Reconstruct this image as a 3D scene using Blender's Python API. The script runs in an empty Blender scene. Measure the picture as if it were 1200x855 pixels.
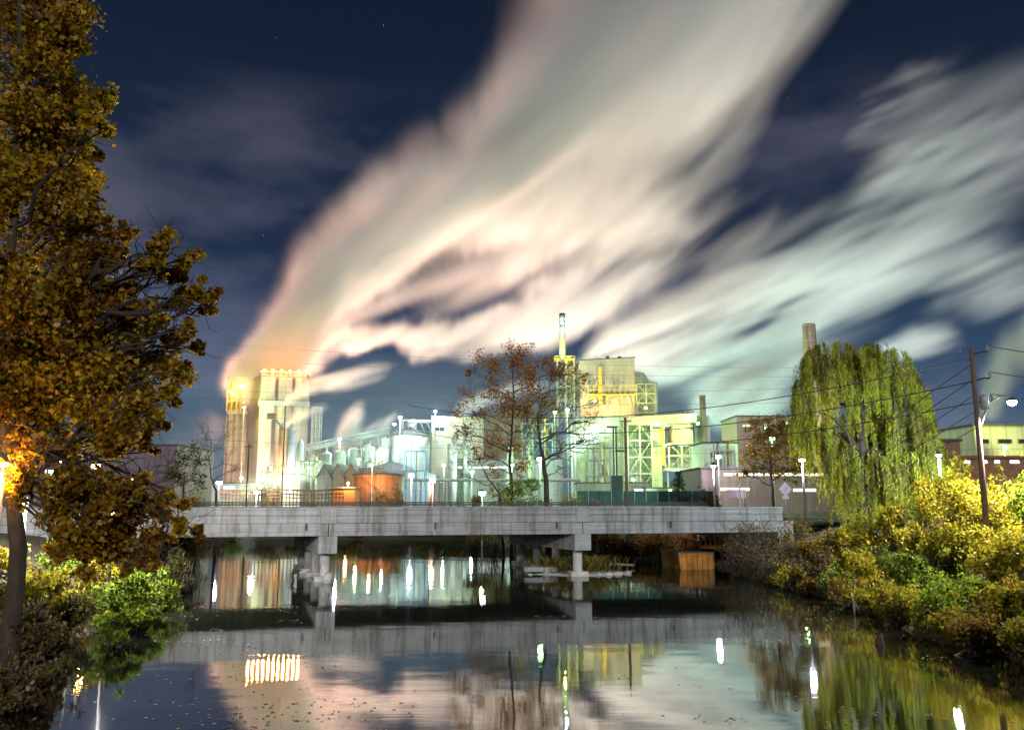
SUN_E = 1.9; HAZE_D = 0.0008
import bpy, bmesh, math, random
import numpy as np
from mathutils import Vector, Matrix
R = math.radians
random.seed(7)
rng = np.random.default_rng(7)
S = bpy.context.scene
COL = S.collection

# ------------------------------------------------------------------ camera
FOC, CX, CY, HORIZON, CAMH = 1000.0, 600.0, 427.5, 587.0, 5.0
PITCH = math.atan((HORIZON - CY) / FOC)
cam = bpy.data.cameras.new('camera'); cam_o = bpy.data.objects.new('camera', cam); COL.objects.link(cam_o)
cam.sensor_width = 36.0; cam.lens = FOC / 1200.0 * 36.0
cam.clip_start = 0.1; cam.clip_end = 6000
cam_o.location = (0, 0, CAMH); cam_o.rotation_euler = (R(90) + PITCH, 0, 0)
S.camera = cam_o
S.render.engine = 'CYCLES'
S.view_settings.view_transform = 'Standard'
S.view_settings.look = 'None'
S.view_settings.exposure = 0.12
S.view_settings.gamma = 1.0
S.view_settings.use_curve_mapping = False
cy = S.cycles
cy.use_denoising = True
cy.max_bounces = 5; cy.diffuse_bounces = 2; cy.glossy_bounces = 3; cy.transmission_bounces = 3
cy.volume_bounces = 1; cy.transparent_max_bounces = 24
cy.sample_clamp_indirect = 4.0
cy.caustics_reflective = False; cy.caustics_refractive = False
cy.use_adaptive_sampling = True; cy.adaptive_threshold = 0.02
cy.volume_step_rate = 2.0

def P(px, py, Y):
    """world point seen at photo pixel (px, py) when it stands at distance Y"""
    dx = (px - CX) / FOC; dy = (CY - py) / FOC
    c, s = math.cos(PITCH), math.sin(PITCH)
    yw = c - dy * s; zw = s + dy * c
    k = Y / yw
    return Vector((dx * k, Y, CAMH + zw * k))
def M_PX(Y): return Y / 1000.0     # metres per photo pixel at distance Y

# ------------------------------------------------------------------ object helpers
def tag(o, label=None, cat=None, group=None, kind=None):
    if label: o['label'] = label
    if cat: o['category'] = cat
    if group: o['group'] = group
    if kind: o['kind'] = kind
    return o
def empty(name, loc=(0, 0, 0), rz=0.0, label=None, cat=None, group=None):
    o = bpy.data.objects.new(name, None); COL.objects.link(o)
    o.location = loc; o.rotation_euler = (0, 0, rz); o.empty_display_size = 0.3
    return tag(o, label, cat, group)
def kids(o): return [c for c in bpy.data.objects if c.parent == o]
def copy_tree(o, parent=None):
    c = o.copy(); COL.objects.link(c)
    if parent is not None: c.parent = parent
    for ch in kids(o): copy_tree(ch, c)
    return c

class MB:
    """collects verts and faces for ONE mesh object"""
    def __init__(s): s.v = []; s.f = []
    def add(s, vs, fs):
        b = len(s.v); s.v += [tuple(v) for v in vs]; s.f += [tuple(i + b for i in f) for f in fs]; return s
    def box(s, c, d, rz=0.0, M=None):
        x, y, z = d[0] / 2, d[1] / 2, d[2] / 2
        vs = [(-x, -y, -z), (x, -y, -z), (x, y, -z), (-x, y, -z), (-x, -y, z), (x, -y, z), (x, y, z), (-x, y, z)]
        cr, sr = math.cos(rz), math.sin(rz)
        vs = [(c[0] + a * cr - b * sr, c[1] + a * sr + b * cr, c[2] + e) for a, b, e in vs]
        return s.add(vs, [(0, 3, 2, 1), (4, 5, 6, 7), (0, 1, 5, 4), (1, 2, 6, 5), (2, 3, 7, 6), (3, 0, 4, 7)])
    def tube(s, pts, rad, n=6, cap=True):
        pts = [Vector(p) for p in pts]
        if not hasattr(rad, '__len__'): rad = [rad] * len(pts)
        vs = []; fs = []; prev = None
        for i, p in enumerate(pts):
            a = pts[max(i - 1, 0)]; b = pts[min(i + 1, len(pts) - 1)]
            t = (b - a).normalized() if (b - a).length > 1e-9 else Vector((0, 0, 1))
            if prev is None:
                u = t.orthogonal().normalized()
            else:
                u = prev - t * prev.dot(t)
                u = u.normalized() if u.length > 1e-6 else t.orthogonal().normalized()
            prev = u; w = t.cross(u)
            for k in range(n):
                an = 2 * math.pi * k / n
                vs.append(p + (u * math.cos(an) + w * math.sin(an)) * rad[i])
        for i in range(len(pts) - 1):
            for k in range(n):
                k2 = (k + 1) % n
                fs.append((i * n + k, i * n + k2, (i + 1) * n + k2, (i + 1) * n + k))
        if cap:
            fs.append(tuple(range(n - 1, -1, -1))); m = (len(pts) - 1) * n
            fs.append(tuple(range(m, m + n)))
        return s.add(vs, fs)
    def cyl(s, c, r, h, n=24, r2=None):
        return s.tube([c, (c[0], c[1], c[2] + h)], [r, r if r2 is None else r2], n)
    def lathe(s, c, prof, n=24):
        """prof: list of (r, z)"""
        vs = []; fs = []
        for r, z in prof:
            for k in range(n):
                a = 2 * math.pi * k / n
                vs.append((c[0] + r * math.cos(a), c[1] + r * math.sin(a), c[2] + z))
        for i in range(len(prof) - 1):
            for k in range(n):
                k2 = (k + 1) % n
                fs.append((i * n + k, i * n + k2, (i + 1) * n + k2, (i + 1) * n + k))
        fs.append(tuple(range(n - 1, -1, -1))); m = (len(prof) - 1) * n
        fs.append(tuple(range(m, m + n)))
        return s.add(vs, fs)
    def prism(s, poly, y0, y1, rz=0.0, o=(0, 0, 0)):
        """poly in (x, z), extruded along y"""
        n = len(poly); cr, sr = math.cos(rz), math.sin(rz)
        vs = []
        for y in (y0, y1):
            for x, z in poly: vs.append((o[0] + x * cr - y * sr, o[1] + x * sr + y * cr, o[2] + z))
        fs = [tuple(range(n)), tuple(range(2 * n - 1, n - 1, -1))]
        for i in range(n):
            j = (i + 1) % n; fs.append((i, i + n, j + n, j))
        return s.add(vs, fs)
    def build(s, name, mat, parent=None, smooth=False, loc=None, bevel=0.0):
        me = bpy.data.meshes.new(name); me.from_pydata(s.v, [], s.f); me.update()
        bm = bmesh.new(); bm.from_mesh(me); bmesh.ops.recalc_face_normals(bm, faces=bm.faces)
        bm.to_mesh(me); bm.free()
        if smooth:
            for p in me.polygons: p.use_smooth = len(p.vertices) == 4
        o = bpy.data.objects.new(name, me); COL.objects.link(o)
        me.materials.append(mat)
        if parent is not None: o.parent = parent
        if loc is not None: o.location = loc
        if bevel > 0:
            b = o.modifiers.new('bevel', 'BEVEL'); b.width = bevel; b.segments = 1; b.limit_method = 'ANGLE'
        return o

def np_mesh(name, V, F, mat, parent=None, attr=None, smooth=False):
    """V (n,3) float, F (m,k) int: all faces have k corners"""
    me = bpy.data.meshes.new(name); n, m, k = len(V), len(F), F.shape[1]
    me.vertices.add(n); me.vertices.foreach_set('co', V.astype(np.float32).ravel())
    me.loops.add(m * k); me.loops.foreach_set('vertex_index', F.astype(np.int32).ravel())
    me.polygons.add(m); me.polygons.foreach_set('loop_start', (np.arange(m) * k).astype(np.int32))
    me.update(calc_edges=True)
    if attr is not None:
        a = me.attributes.new('tint', 'FLOAT', 'POINT'); a.data.foreach_set('value', attr.astype(np.float32))
    if smooth: me.polygons.foreach_set('use_smooth', np.ones(m, dtype=bool))
    me.materials.append(mat)
    o = bpy.data.objects.new(name, me); COL.objects.link(o)
    if parent is not None: o.parent = parent
    return o

# ------------------------------------------------------------------ material helpers
def newmat(name):
    m = bpy.data.materials.new(name); m.use_nodes = True
    nt = m.node_tree; nt.nodes.clear()
    out = nt.nodes.new('ShaderNodeOutputMaterial')
    return m, nt, out
def L(nt, a, b): nt.links.new(a, b)
def ramp(nt, fac, stops):
    r = nt.nodes.new('ShaderNodeValToRGB'); e = r.color_ramp.elements
    while len(e) < len(stops): e.new(0.5)
    for i, (p, c) in enumerate(stops):
        e[i].position = p; e[i].color = (c[0], c[1], c[2], 1)
    if fac is not None: L(nt, fac, r.inputs[0])
    return r
def noise(nt, scale, detail=4, rough=0.6, vec=None, stretch=None, coord='Object'):
    t = nt.nodes.new('ShaderNodeTexCoord'); v = t.outputs[coord]
    if stretch:
        mp = nt.nodes.new('ShaderNodeMapping'); mp.inputs['Scale'].default_value = stretch
        L(nt, v, mp.inputs[0]); v = mp.outputs[0]
    n = nt.nodes.new('ShaderNodeTexNoise'); n.inputs['Scale'].default_value = scale
    n.inputs['Detail'].default_value = detail; n.inputs['Roughness'].default_value = rough
    L(nt, v, n.inputs['Vector']); return n
MATS = {}
def surf(name, c1, c2=None, scale=1.0, rough=0.75, metal=0.0, stretch=None, bump=0.0, bscale=None, c3=None, spec=0.4):
    """base colour mottled by noise between c1 and c2 (wear, dirt, weathering)"""
    if name in MATS: return MATS[name]
    m, nt, out = newmat(name)
    b = nt.nodes.new('ShaderNodeBsdfPrincipled')
    b.inputs['Roughness'].default_value = rough; b.inputs['Metallic'].default_value = metal
    b.inputs['Specular IOR Level'].default_value = spec
    c2 = c2 or tuple(x * 0.72 for x in c1)
    n = noise(nt, scale, 5, 0.62, stretch=stretch)
    stops = [(0.32, c2), (0.62, c1)] if c3 is None else [(0.28, c2), (0.5, c1), (0.72, c3)]
    r = ramp(nt, n.outputs['Fac'], stops); L(nt, r.outputs[0], b.inputs['Base Color'])
    if bump > 0:
        n2 = noise(nt, bscale or scale * 6, 3, 0.6, stretch=stretch)
        bp = nt.nodes.new('ShaderNodeBump'); bp.inputs['Strength'].default_value = bump
        L(nt, n2.outputs['Fac'], bp.inputs['Height']); L(nt, bp.outputs[0], b.inputs['Normal'])
    L(nt, b.outputs[0], out.inputs[0]); MATS[name] = m; return m
def glow(name, col, strength):
    if name in MATS: return MATS[name]
    m, nt, out = newmat(name)
    e = nt.nodes.new('ShaderNodeEmission'); e.inputs[0].default_value = (*col, 1); e.inputs[1].default_value = strength
    L(nt, e.outputs[0], out.inputs[0]); MATS[name] = m
    return m
def leafmat(name, stops, trans=0.45, patch=None):
    """leaf colour: per-leaf random tint through a ramp, patches of a second hue from noise"""
    if name in MATS: return MATS[name]
    m, nt, out = newmat(name)
    a = nt.nodes.new('ShaderNodeAttribute'); a.attribute_name = 'tint'
    fac = a.outputs['Fac']
    if patch:
        n = noise(nt, patch, 2, 0.5)
        mm = nt.nodes.new('ShaderNodeMath'); mm.operation = 'MULTIPLY_ADD'
        L(nt, n.outputs['Fac'], mm.inputs[0]); mm.inputs[1].default_value = 1.5; mm.inputs[2].default_value = -0.75
        ad = nt.nodes.new('ShaderNodeMath'); ad.operation = 'ADD'; ad.use_clamp = True
        L(nt, fac, ad.inputs[0]); L(nt, mm.outputs[0], ad.inputs[1]); fac = ad.outputs[0]
    r = ramp(nt, fac, stops)
    d = nt.nodes.new('ShaderNodeBsdfDiffuse'); t = nt.nodes.new('ShaderNodeBsdfTranslucent')
    L(nt, r.outputs[0], d.inputs[0]); L(nt, r.outputs[0], t.inputs[0])
    mx = nt.nodes.new('ShaderNodeMixShader'); mx.inputs[0].default_value = trans
    L(nt, d.outputs[0], mx.inputs[1]); L(nt, t.outputs[0], mx.inputs[2])
    g = nt.nodes.new('ShaderNodeBsdfGlossy'); g.inputs['Roughness'].default_value = 0.45
    mx2 = nt.nodes.new('ShaderNodeMixShader'); mx2.inputs[0].default_value = 0.015
    L(nt, mx.outputs[0], mx2.inputs[1]); L(nt, g.outputs[0], mx2.inputs[2])
    L(nt, mx2.outputs[0], out.inputs[0]); MATS[name] = m; return m

# ------------------------------------------------------------------ light: moon + night sky
SUN_EL, SUN_AZ = R(19), R(166)     # behind the camera, a little to its right
sun = bpy.data.lights.new('moon', 'SUN'); sun.energy = SUN_E; sun.angle = R(3.0); sun.color = (0.97, 0.98, 1.0)
sun_o = bpy.data.objects.new('moon', sun); COL.objects.link(sun_o)
sd = Vector((math.sin(SUN_AZ) * math.cos(SUN_EL), math.cos(SUN_AZ) * math.cos(SUN_EL), math.sin(SUN_EL)))
sun_o.rotation_euler = (-sd).to_track_quat('-Z', 'Y').to_euler()
W = bpy.data.worlds.new('World'); S.world = W; W.use_nodes = True
nt = W.node_tree; nt.nodes.clear()
wo = nt.nodes.new('ShaderNodeOutputWorld')
sky = nt.nodes.new('ShaderNodeTexSky'); sky.sky_type = 'NISHITA'; sky.sun_disc = False
sky.sun_elevation = SUN_EL; sky.sun_rotation = SUN_AZ
bg = nt.nodes.new('ShaderNodeBackground'); bg.inputs[1].default_value = 0.05
tc = nt.nodes.new('ShaderNodeTexCoord')
sep = nt.nodes.new('ShaderNodeSeparateXYZ'); L(nt, tc.outputs['Generated'], sep.inputs[0])
# night tint by elevation: steel blue above the town, navy overhead
rz_ = ramp(nt, sep.outputs['Z'], [(0.0, (0.045, 0.092, 0.16)), (0.13, (0.030, 0.062, 0.115)), (0.28, (0.011, 0.021, 0.045)), (0.50, (0.0050, 0.0092, 0.021))])
mixn = nt.nodes.new('ShaderNodeMixRGB'); mixn.blend_type = 'MULTIPLY'; mixn.inputs[0].default_value = 1.0
# the moonlit atmosphere, darkened
scl = nt.nodes.new('ShaderNodeMixRGB'); scl.blend_type = 'ADD'; scl.inputs[0].default_value = 1.0
dk = nt.nodes.new('ShaderNodeMixRGB'); dk.blend_type = 'MULTIPLY'; dk.inputs[0].default_value = 1.0
dk.inputs[2].default_value = (0.02, 0.03, 0.05, 1)
L(nt, sky.outputs[0], dk.inputs[1])
L(nt, dk.outputs[0], scl.inputs[1])
# thin cloud banks, violet grey, lit by the town
mp = nt.nodes.new('ShaderNodeMapping'); mp.inputs['Scale'].default_value = (1.6, 1.6, 4.2); mp.inputs['Location'].default_value = (0.55, 0.2, 0.12)
L(nt, tc.outputs['Generated'], mp.inputs[0])
cn = nt.nodes.new('ShaderNodeTexNoise'); cn.inputs['Scale'].default_value = 2.0; cn.inputs['Detail'].default_value = 5; cn.inputs['Roughness'].default_value = 0.5
L(nt, mp.outputs[0], cn.inputs['Vector'])
cr_ = ramp(nt, cn.outputs['Fac'], [(0.46, (0, 0, 0)), (0.68, (0.078, 0.070, 0.088))])
bandz = ramp(nt, sep.outputs['Z'], [(0.05, (0.6, 0.6, 0.6)), (0.22, (1, 1, 1)), (0.40, (0.8, 0.8, 0.8)), (0.46, (0.0, 0.0, 0.0))])
cm = nt.nodes.new('ShaderNodeMixRGB'); cm.blend_type = 'MULTIPLY'; cm.inputs[0].default_value = 1.0
L(nt, cr_.outputs[0], cm.inputs[1]); L(nt, bandz.outputs[0], cm.inputs[2])
a1 = nt.nodes.new('ShaderNodeMixRGB'); a1.blend_type = 'ADD'; a1.inputs[0].default_value = 1.0
L(nt, rz_.outputs[0], a1.inputs[1]); L(nt, cm.outputs[0], a1.inputs[2])
# stars
vo = nt.nodes.new('ShaderNodeTexVoronoi'); vo.inputs['Scale'].default_value = 70
L(nt, tc.outputs['Generated'], vo.inputs['Vector'])
st = ramp(nt, vo.outputs['Distance'], [(0.0, (1, 1, 1)), (0.035, (0, 0, 0))])
wn = nt.nodes.new('ShaderNodeTexWhiteNoise'); L(nt, vo.outputs['Color'], wn.inputs['Vector'])
wr = ramp(nt, wn.outputs['Value'], [(0.55, (0, 0, 0)), (1.0, (0.9, 0.95, 1.1))])
sm = nt.nodes.new('ShaderNodeMixRGB'); sm.blend_type = 'MULTIPLY'; sm.inputs[0].default_value = 1.0
L(nt, st.outputs[0], sm.inputs[1]); L(nt, wr.outputs[0], sm.inputs[2])
a2 = nt.nodes.new('ShaderNodeMixRGB'); a2.blend_type = 'ADD'; a2.inputs[0].default_value = 1.0
L(nt, a1.outputs[0], a2.inputs[1]); L(nt, sm.outputs[0], a2.inputs[2])
# background strength is small, so the night colours are given per unit of it
gain = nt.nodes.new('ShaderNodeMixRGB'); gain.blend_type = 'MULTIPLY'; gain.inputs[0].default_value = 1.0
gain.inputs[2].default_value = (20, 20, 20, 1)
L(nt, a2.outputs[0], gain.inputs[1]); L(nt, gain.outputs[0], scl.inputs[2])
L(nt, scl.outputs[0], bg.inputs[0]); L(nt, bg.outputs[0], wo.inputs[0])

def lamp(kind, loc, energy, col, radius=0.15, aim=None, cone=60, blend=0.4, parent=None, name=None):
    l = bpy.data.lights.new(name or kind.lower() + '_light', kind); l.energy = energy; l.color = col
    l.shadow_soft_size = radius
    if kind == 'SPOT': l.spot_size = R(cone); l.spot_blend = blend
    o = bpy.data.objects.new(l.name, l); COL.objects.link(o); o.location = loc
    if aim is not None: o.rotation_euler = (Vector(aim) - Vector(loc)).to_track_quat('-Z', 'Y').to_euler()
    if parent is not None: o.parent = parent
    return o
# ------------------------------------------------------------------ setting: terrain, river
def lerp_tab(tab, y):
    if y <= tab[0][0]: return tab[0][1]
    for (a, va), (b, vb) in zip(tab[:-1], tab[1:]):
        if y <= b: return va + (vb - va) * (y - a) / (b - a)
    return tab[-1][1]
LEFT = [(-60, -15), (18, -12.5), (24, -14), (31, -15.2), (38, -16.2), (48, -19), (58, -22), (68, -27), (80, -34), (95, -40), (116, -44)]
RIGHT = [(-60, 20), (18, 16.5), (26, 15.8), (34, 16.0), (42, 16.6), (52, 15.6), (62, 15.2), (69, 16.2), (75, 13.5), (79, 8), (88, 4), (100, 0), (116, -6)]
FAR = 114.0
def wob(x, y): return 0.8 * math.sin(x * 0.31 + y * 0.17) + 0.5 * math.sin(x * 0.9 - y * 0.7 + 1.3)
def inside(x, y):
    """metres inside the river (positive) or up the bank (negative)"""
    return min(x - lerp_tab(LEFT, y), lerp_tab(RIGHT, y) - x, FAR - y) + wob(x, y) * 0.45
def gz(x, y):
    d = inside(x, y)
    if d > 0: return -min(1.6, 0.05 + d * 0.35)
    t = min(1.0, -d / 8.0); s = t * t * (3 - 2 * t)
    z = 0.12 + 3.0 * (0.55 * s + 0.45 * t)
    z += 0.12 * math.sin(x * 0.8 + 0.4 * y) * min(1, -d / 3)
    if y > 260:      # far wooded rise to the right, low rise behind the works
        r = min(1, (y - 420) / 260) if y > 420 else 0
        z += 62 * r * max(0, min(1, (x - 260) / 200))
    return z
def axis_pts(lo, hi, a, b, fine, growth=1.18):
    pts = list(np.arange(a, b + 1e-6, fine)); s = fine
    p = b
    while p < hi: s *= growth; p += s; pts.append(min(p, hi))
    s = fine; p = a; pre = []
    while p > lo: s *= growth; p -= s; pre.append(max(p, lo))
    return pre[::-1] + pts
gx = axis_pts(-1800, 1800, -50, 50, 0.9); gy = axis_pts(-300, 3200, 10, 121, 0.9)
V = np.array([(x, y, gz(x, y)) for y in gy for x in gx]); nxg = len(gx)
F = np.array([(j * nxg + i, j * nxg + i + 1, (j + 1) * nxg + i + 1, (j + 1) * nxg + i) for j in range(len(gy) - 1) for i in range(nxg - 1)])
m, nt, out = newmat('bank_soil')
b = nt.nodes.new('ShaderNodeBsdfPrincipled'); b.inputs['Roughness'].default_value = 0.95
n1 = noise(nt, 0.35, 6, 0.7); n2 = noise(nt, 5.0, 4, 0.7)
r1 = ramp(nt, n1.outputs['Fac'], [(0.3, (0.035, 0.026, 0.014)), (0.5, (0.07, 0.055, 0.026)), (0.72, (0.055, 0.075, 0.022))])
r2 = ramp(nt, n2.outputs['Fac'], [(0.3, (0.55, 0.55, 0.55)), (0.7, (1.25, 1.2, 1.1))])
mm = nt.nodes.new('ShaderNodeMixRGB'); mm.blend_type = 'MULTIPLY'; mm.inputs[0].default_value = 1
L(nt, r1.outputs[0], mm.inputs[1]); L(nt, r2.outputs[0], mm.inputs[2]); L(nt, mm.outputs[0], b.inputs['Base Color'])
bp = nt.nodes.new('ShaderNodeBump'); bp.inputs['Strength'].default_value = 0.8; bp.inputs['Distance'].default_value = 0.2
L(nt, n2.outputs['Fac'], bp.inputs['Height']); L(nt, bp.outputs[0], b.inputs['Normal']); L(nt, b.outputs[0], out.inputs[0])
tag(np_mesh('ground', V, F, m, smooth=True), kind='structure')

m, nt, out = newmat('river_water')
b = nt.nodes.new('ShaderNodeBsdfPrincipled'); b.inputs['Base Color'].default_value = (0.010, 0.012, 0.008, 1)
b.inputs['Roughness'].default_value = 0.022; b.inputs['IOR'].default_value = 7.0; b.inputs['Specular IOR Level'].default_value = 0.5
# long low ripples lying across the view: they draw reflections out downward
n1 = noise(nt, 0.5, 2, 0.5, stretch=(0.5, 0.8, 1)); n2 = noise(nt, 6.0, 3, 0.6, stretch=(0.09, 1.4, 1))
ad = nt.nodes.new('ShaderNodeMath'); ad.operation = 'MULTIPLY_ADD'; ad.inputs[1].default_value = 0.08
L(nt, n2.outputs['Fac'], ad.inputs[0]); L(nt, n1.outputs['Fac'], ad.inputs[2])
bp = nt.nodes.new('ShaderNodeBump'); bp.inputs['Strength'].default_value = 0.04; bp.inputs['Distance'].default_value = 0.25
L(nt, ad.outputs[0], bp.inputs['Height']); L(nt, bp.outputs[0], b.inputs['Normal'])
L(nt, b.outputs[0], out.inputs[0])
WATER = m
tag(MB().add([(-62, -59, 0), (40, -59, 0), (40, 122, 0), (-62, 122, 0)], [(0, 1, 2, 3)]).build('river', m), kind='structure')

# ------------------------------------------------------------------ the road bridge
def concrete_mat():
    m, nt, out = newmat('bridge_concrete'); b = nt.nodes.new('ShaderNodeBsdfPrincipled'); b.inputs['Roughness'].default_value = 0.88
    n1 = noise(nt, 0.5, 5, 0.65); r1 = ramp(nt, n1.outputs['Fac'], [(0.3, (0.20, 0.20, 0.195)), (0.55, (0.28, 0.285, 0.28)), (0.75, (0.35, 0.355, 0.35))])
    n2 = noise(nt, 2.2, 4, 0.7, stretch=(1, 1, 0.05)); r2 = ramp(nt, n2.outputs['Fac'], [(0.36, (0.45, 0.42, 0.38)), (0.52, (1, 1, 1))])
    n3 = noise(nt, 6.0, 2, 0.5, stretch=(0.04, 0.04, 1)); r3 = ramp(nt, n3.outputs['Fac'], [(0.40, (0.86, 0.86, 0.86)), (0.60, (1.06, 1.06, 1.06))])
    n4 = noise(nt, 0.9, 3, 0.6, stretch=(1, 1, 0.4)); r4 = ramp(nt, n4.outputs['Fac'], [(0.60, (1, 1, 1)), (0.72, (0.80, 0.72, 0.60))])
    c = r1.outputs[0]
    for r in (r2, r3, r4):
        mx = nt.nodes.new('ShaderNodeMixRGB'); mx.blend_type = 'MULTIPLY'; mx.inputs[0].default_value = 0.85
        L(nt, c, mx.inputs[1]); L(nt, r.outputs[0], mx.inputs[2]); c = mx.outputs[0]
    L(nt, c, b.inputs['Base Color'])
    nb = noise(nt, 14, 3, 0.7); bp = nt.nodes.new('ShaderNodeBump'); bp.inputs['Strength'].default_value = 0.35; bp.inputs['Distance'].default_value = 0.03
    L(nt, nb.outputs['Fac'], bp.inputs['Height']); L(nt, bp.outputs[0], b.inputs['Normal']); L(nt, b.outputs[0], out.inputs[0]); MATS['bridge_concrete'] = m; return m
CONC = concrete_mat()
CONC_D = surf('weathered_concrete', (0.34, 0.33, 0.31), (0.16, 0.15, 0.13), 1.1, 0.9, bump=0.3, bscale=8, c3=(0.42, 0.41, 0.39))
STEEL_D = surf('dark_steel', (0.05, 0.05, 0.05), (0.03, 0.028, 0.025), 2, 0.6, 0.4)
BA = math.atan(0.227); B0 = Vector((-11.62, 55.0, 0.0))
bu = Vector((math.cos(BA), math.sin(BA), 0)); bv = Vector((-math.sin(BA), math.cos(BA), 0))
bridge = empty('road_bridge', B0, BA, 'grey concrete girder bridge on two piers spanning the dark river', 'bridge')
BW = 12.2; T0, T1 = -30.0, 31.8; ZT, ZB = 4.6, 2.82
PIERS = (0.0, 16.85)
def bb(name, mat, boxes, parent=bridge, bevel=0.02):
    k = MB()
    for (x0, x1, y0, y1, z0, z1) in boxes: k.box(((x0 + x1) / 2, (y0 + y1) / 2, (z0 + z1) / 2), (x1 - x0, y1 - y0, z1 - z0))
    return k.build(name, mat, parent, bevel=bevel)
bb('deck', CONC, [(T0, T1, 0.35, BW - 0.35, 3.66, 3.88)])
def parapet(y0, y1, face):
    f = -1 if face == 'front' else 1
    bx = [(T0, T1, y0, y1, 3.62, 4.06), (T0, T1, y0 + (0.03 if f < 0 else 0), y1 - (0.03 if f > 0 else 0), 4.062, 4.13), (T0, T1, y0, y1, 4.132, 4.44),
          (T0, T1, y0 - 0.03, y1 + 0.03, 4.442, ZT)]
    p = bb('parapet', CONC, bx)
    for t in PIERS:
        bb('pilaster', CONC, [(t - 0.5, t + 0.5, y0 - 0.055, y1 + 0.055, 3.60, ZT + 0.012)], p)
    return p
parapet(0.0, 0.34, 'front'); parapet(BW - 0.34, BW, 'back')
for y0 in [0.04 + (BW - 0.54) * i / 6 for i in range(7)]:
    bx = []
    for a, c in ((T0, PIERS[0] - 0.02), (PIERS[0] + 0.02, PIERS[1] - 0.02), (PIERS[1] + 0.02, T1)):
        bx += [(a, c, y0, y0 + 0.46, ZB, ZB + 0.26), (a, c, y0 + 0.05, y0 + 0.41, ZB + 0.262, 3.615)]
    bb('girder', CONC, bx)
for t in PIERS:
    sk = 0.15      # the piers stand askew to the road
    y1_ = BW - 0.05; k = MB().add([(t - .58, .05, 1.72), (t + .58, .05, 1.72), (t + .58 - sk * y1_, y1_, 1.72), (t - .58 - sk * y1_, y1_, 1.72),
                   (t - .58, .05, ZB - .005), (t + .58, .05, ZB - .005), (t + .58 - sk * y1_, y1_, ZB - .005), (t - .58 - sk * y1_, y1_, ZB - .005)],
                  [(0, 3, 2, 1), (4, 5, 6, 7), (0, 1, 5, 4), (1, 2, 6, 5), (2, 3, 7, 6), (3, 0, 4, 7)])
    pc = k.build('pier_cap', CONC, bridge, bevel=0.03)
    for y in (0.95, 4.4, 7.8, 11.2):
        k = MB().cyl((t - sk * y, y, -1.4), 0.33, 3.125, 20)
        c = k.build('pier_column', CONC_D, bridge, smooth=True)
        MB().box((t - sk * y, y, 0.0), (1.25, 1.25, 0.62)).build('footing', CONC_D, c, bevel=0.05)
for t in (T0 - 0.5, T1 + 0.3):
    bb('abutment', CONC_D, [(t - 0.6, t + 0.6, 0.2, BW - 0.2, -0.5, 3.6)])
# bearings, expansion joints, a conduit and scuppers on the near face
for t in PIERS:
    for y0 in [0.27 + (BW - 0.54) * i / 6 for i in range(7)]:
        bb('bearing', STEEL_D, [(t + 0.30 - sk * y0, t + 0.56 - sk * y0, y0 - 0.18, y0 + 0.18, ZB - 0.004, ZB + 0.04)])
for t in np.arange(T0 + 4, T1 - 1, 8.2):
    MB().tube([(t, -0.03, 3.60), (t, -0.07, 3.60), (t, -0.07, 3.20)], 0.05, 6).build('scupper', STEEL_D, bridge)
# slim rail along the far kerb
k = MB(); k.box(((T0 + T1) / 2, BW - 0.17, ZT + 0.30), (T1 - T0, 0.09, 0.10)); k.box(((T0 + T1) / 2, BW - 0.17, ZT + 0.14), (T1 - T0, 0.07, 0.12))
t = T0
while t < T1: k.box((t, BW - 0.17, ZT + 0.16), (0.06, 0.06, 0.31)); t += 2.0
k.build('railing', STEEL_D, bridge)
# road over the bridge and its approaches
ASPH = surf('asphalt', (0.055, 0.055, 0.057), (0.035, 0.035, 0.036), 2.0, 0.9, bump=0.2, bscale=40)
def on_bridge(t, y, z): return B0 + bu * t + bv * y + Vector((0, 0, z))
road = MB()
pts = [T0 - 90, T0 - 20, T0 - 1, T1 + 1, T1 + 20, T1 + 120]
vs = []
for t in pts:
    z = 3.888 if T0 - 2 < t < T1 + 2 else 3.45
    vs += [on_bridge(t, 0.45, z), on_bridge(t, BW - 0.45, z)]
road.add(vs, [(2 * i, 2 * i + 2, 2 * i + 3, 2 * i + 1) for i in range(len(pts) - 1)])
tag(road.build('road', ASPH), kind='structure')
k = MB()
for t in np.arange(T0 - 80, T1 + 100, 6.0):
    z = 3.894 if T0 - 2 < t < T1 - 3 else 3.456
    if abs(t - T0) < 22 and t < T0 or abs(t - T1) < 22 and t > T1 - 4: continue
    a = [on_bridge(t, 6.03, z), on_bridge(t + 3, 6.03, z), on_bridge(t + 3, 6.17, z), on_bridge(t, 6.17, z)]
    k.add(a, [(0, 1, 2, 3)])
tag(k.build('road_marking', surf('road_paint', (0.7, 0.55, 0.1), (0.5, 0.4, 0.1), 3)), kind='structure')

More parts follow.
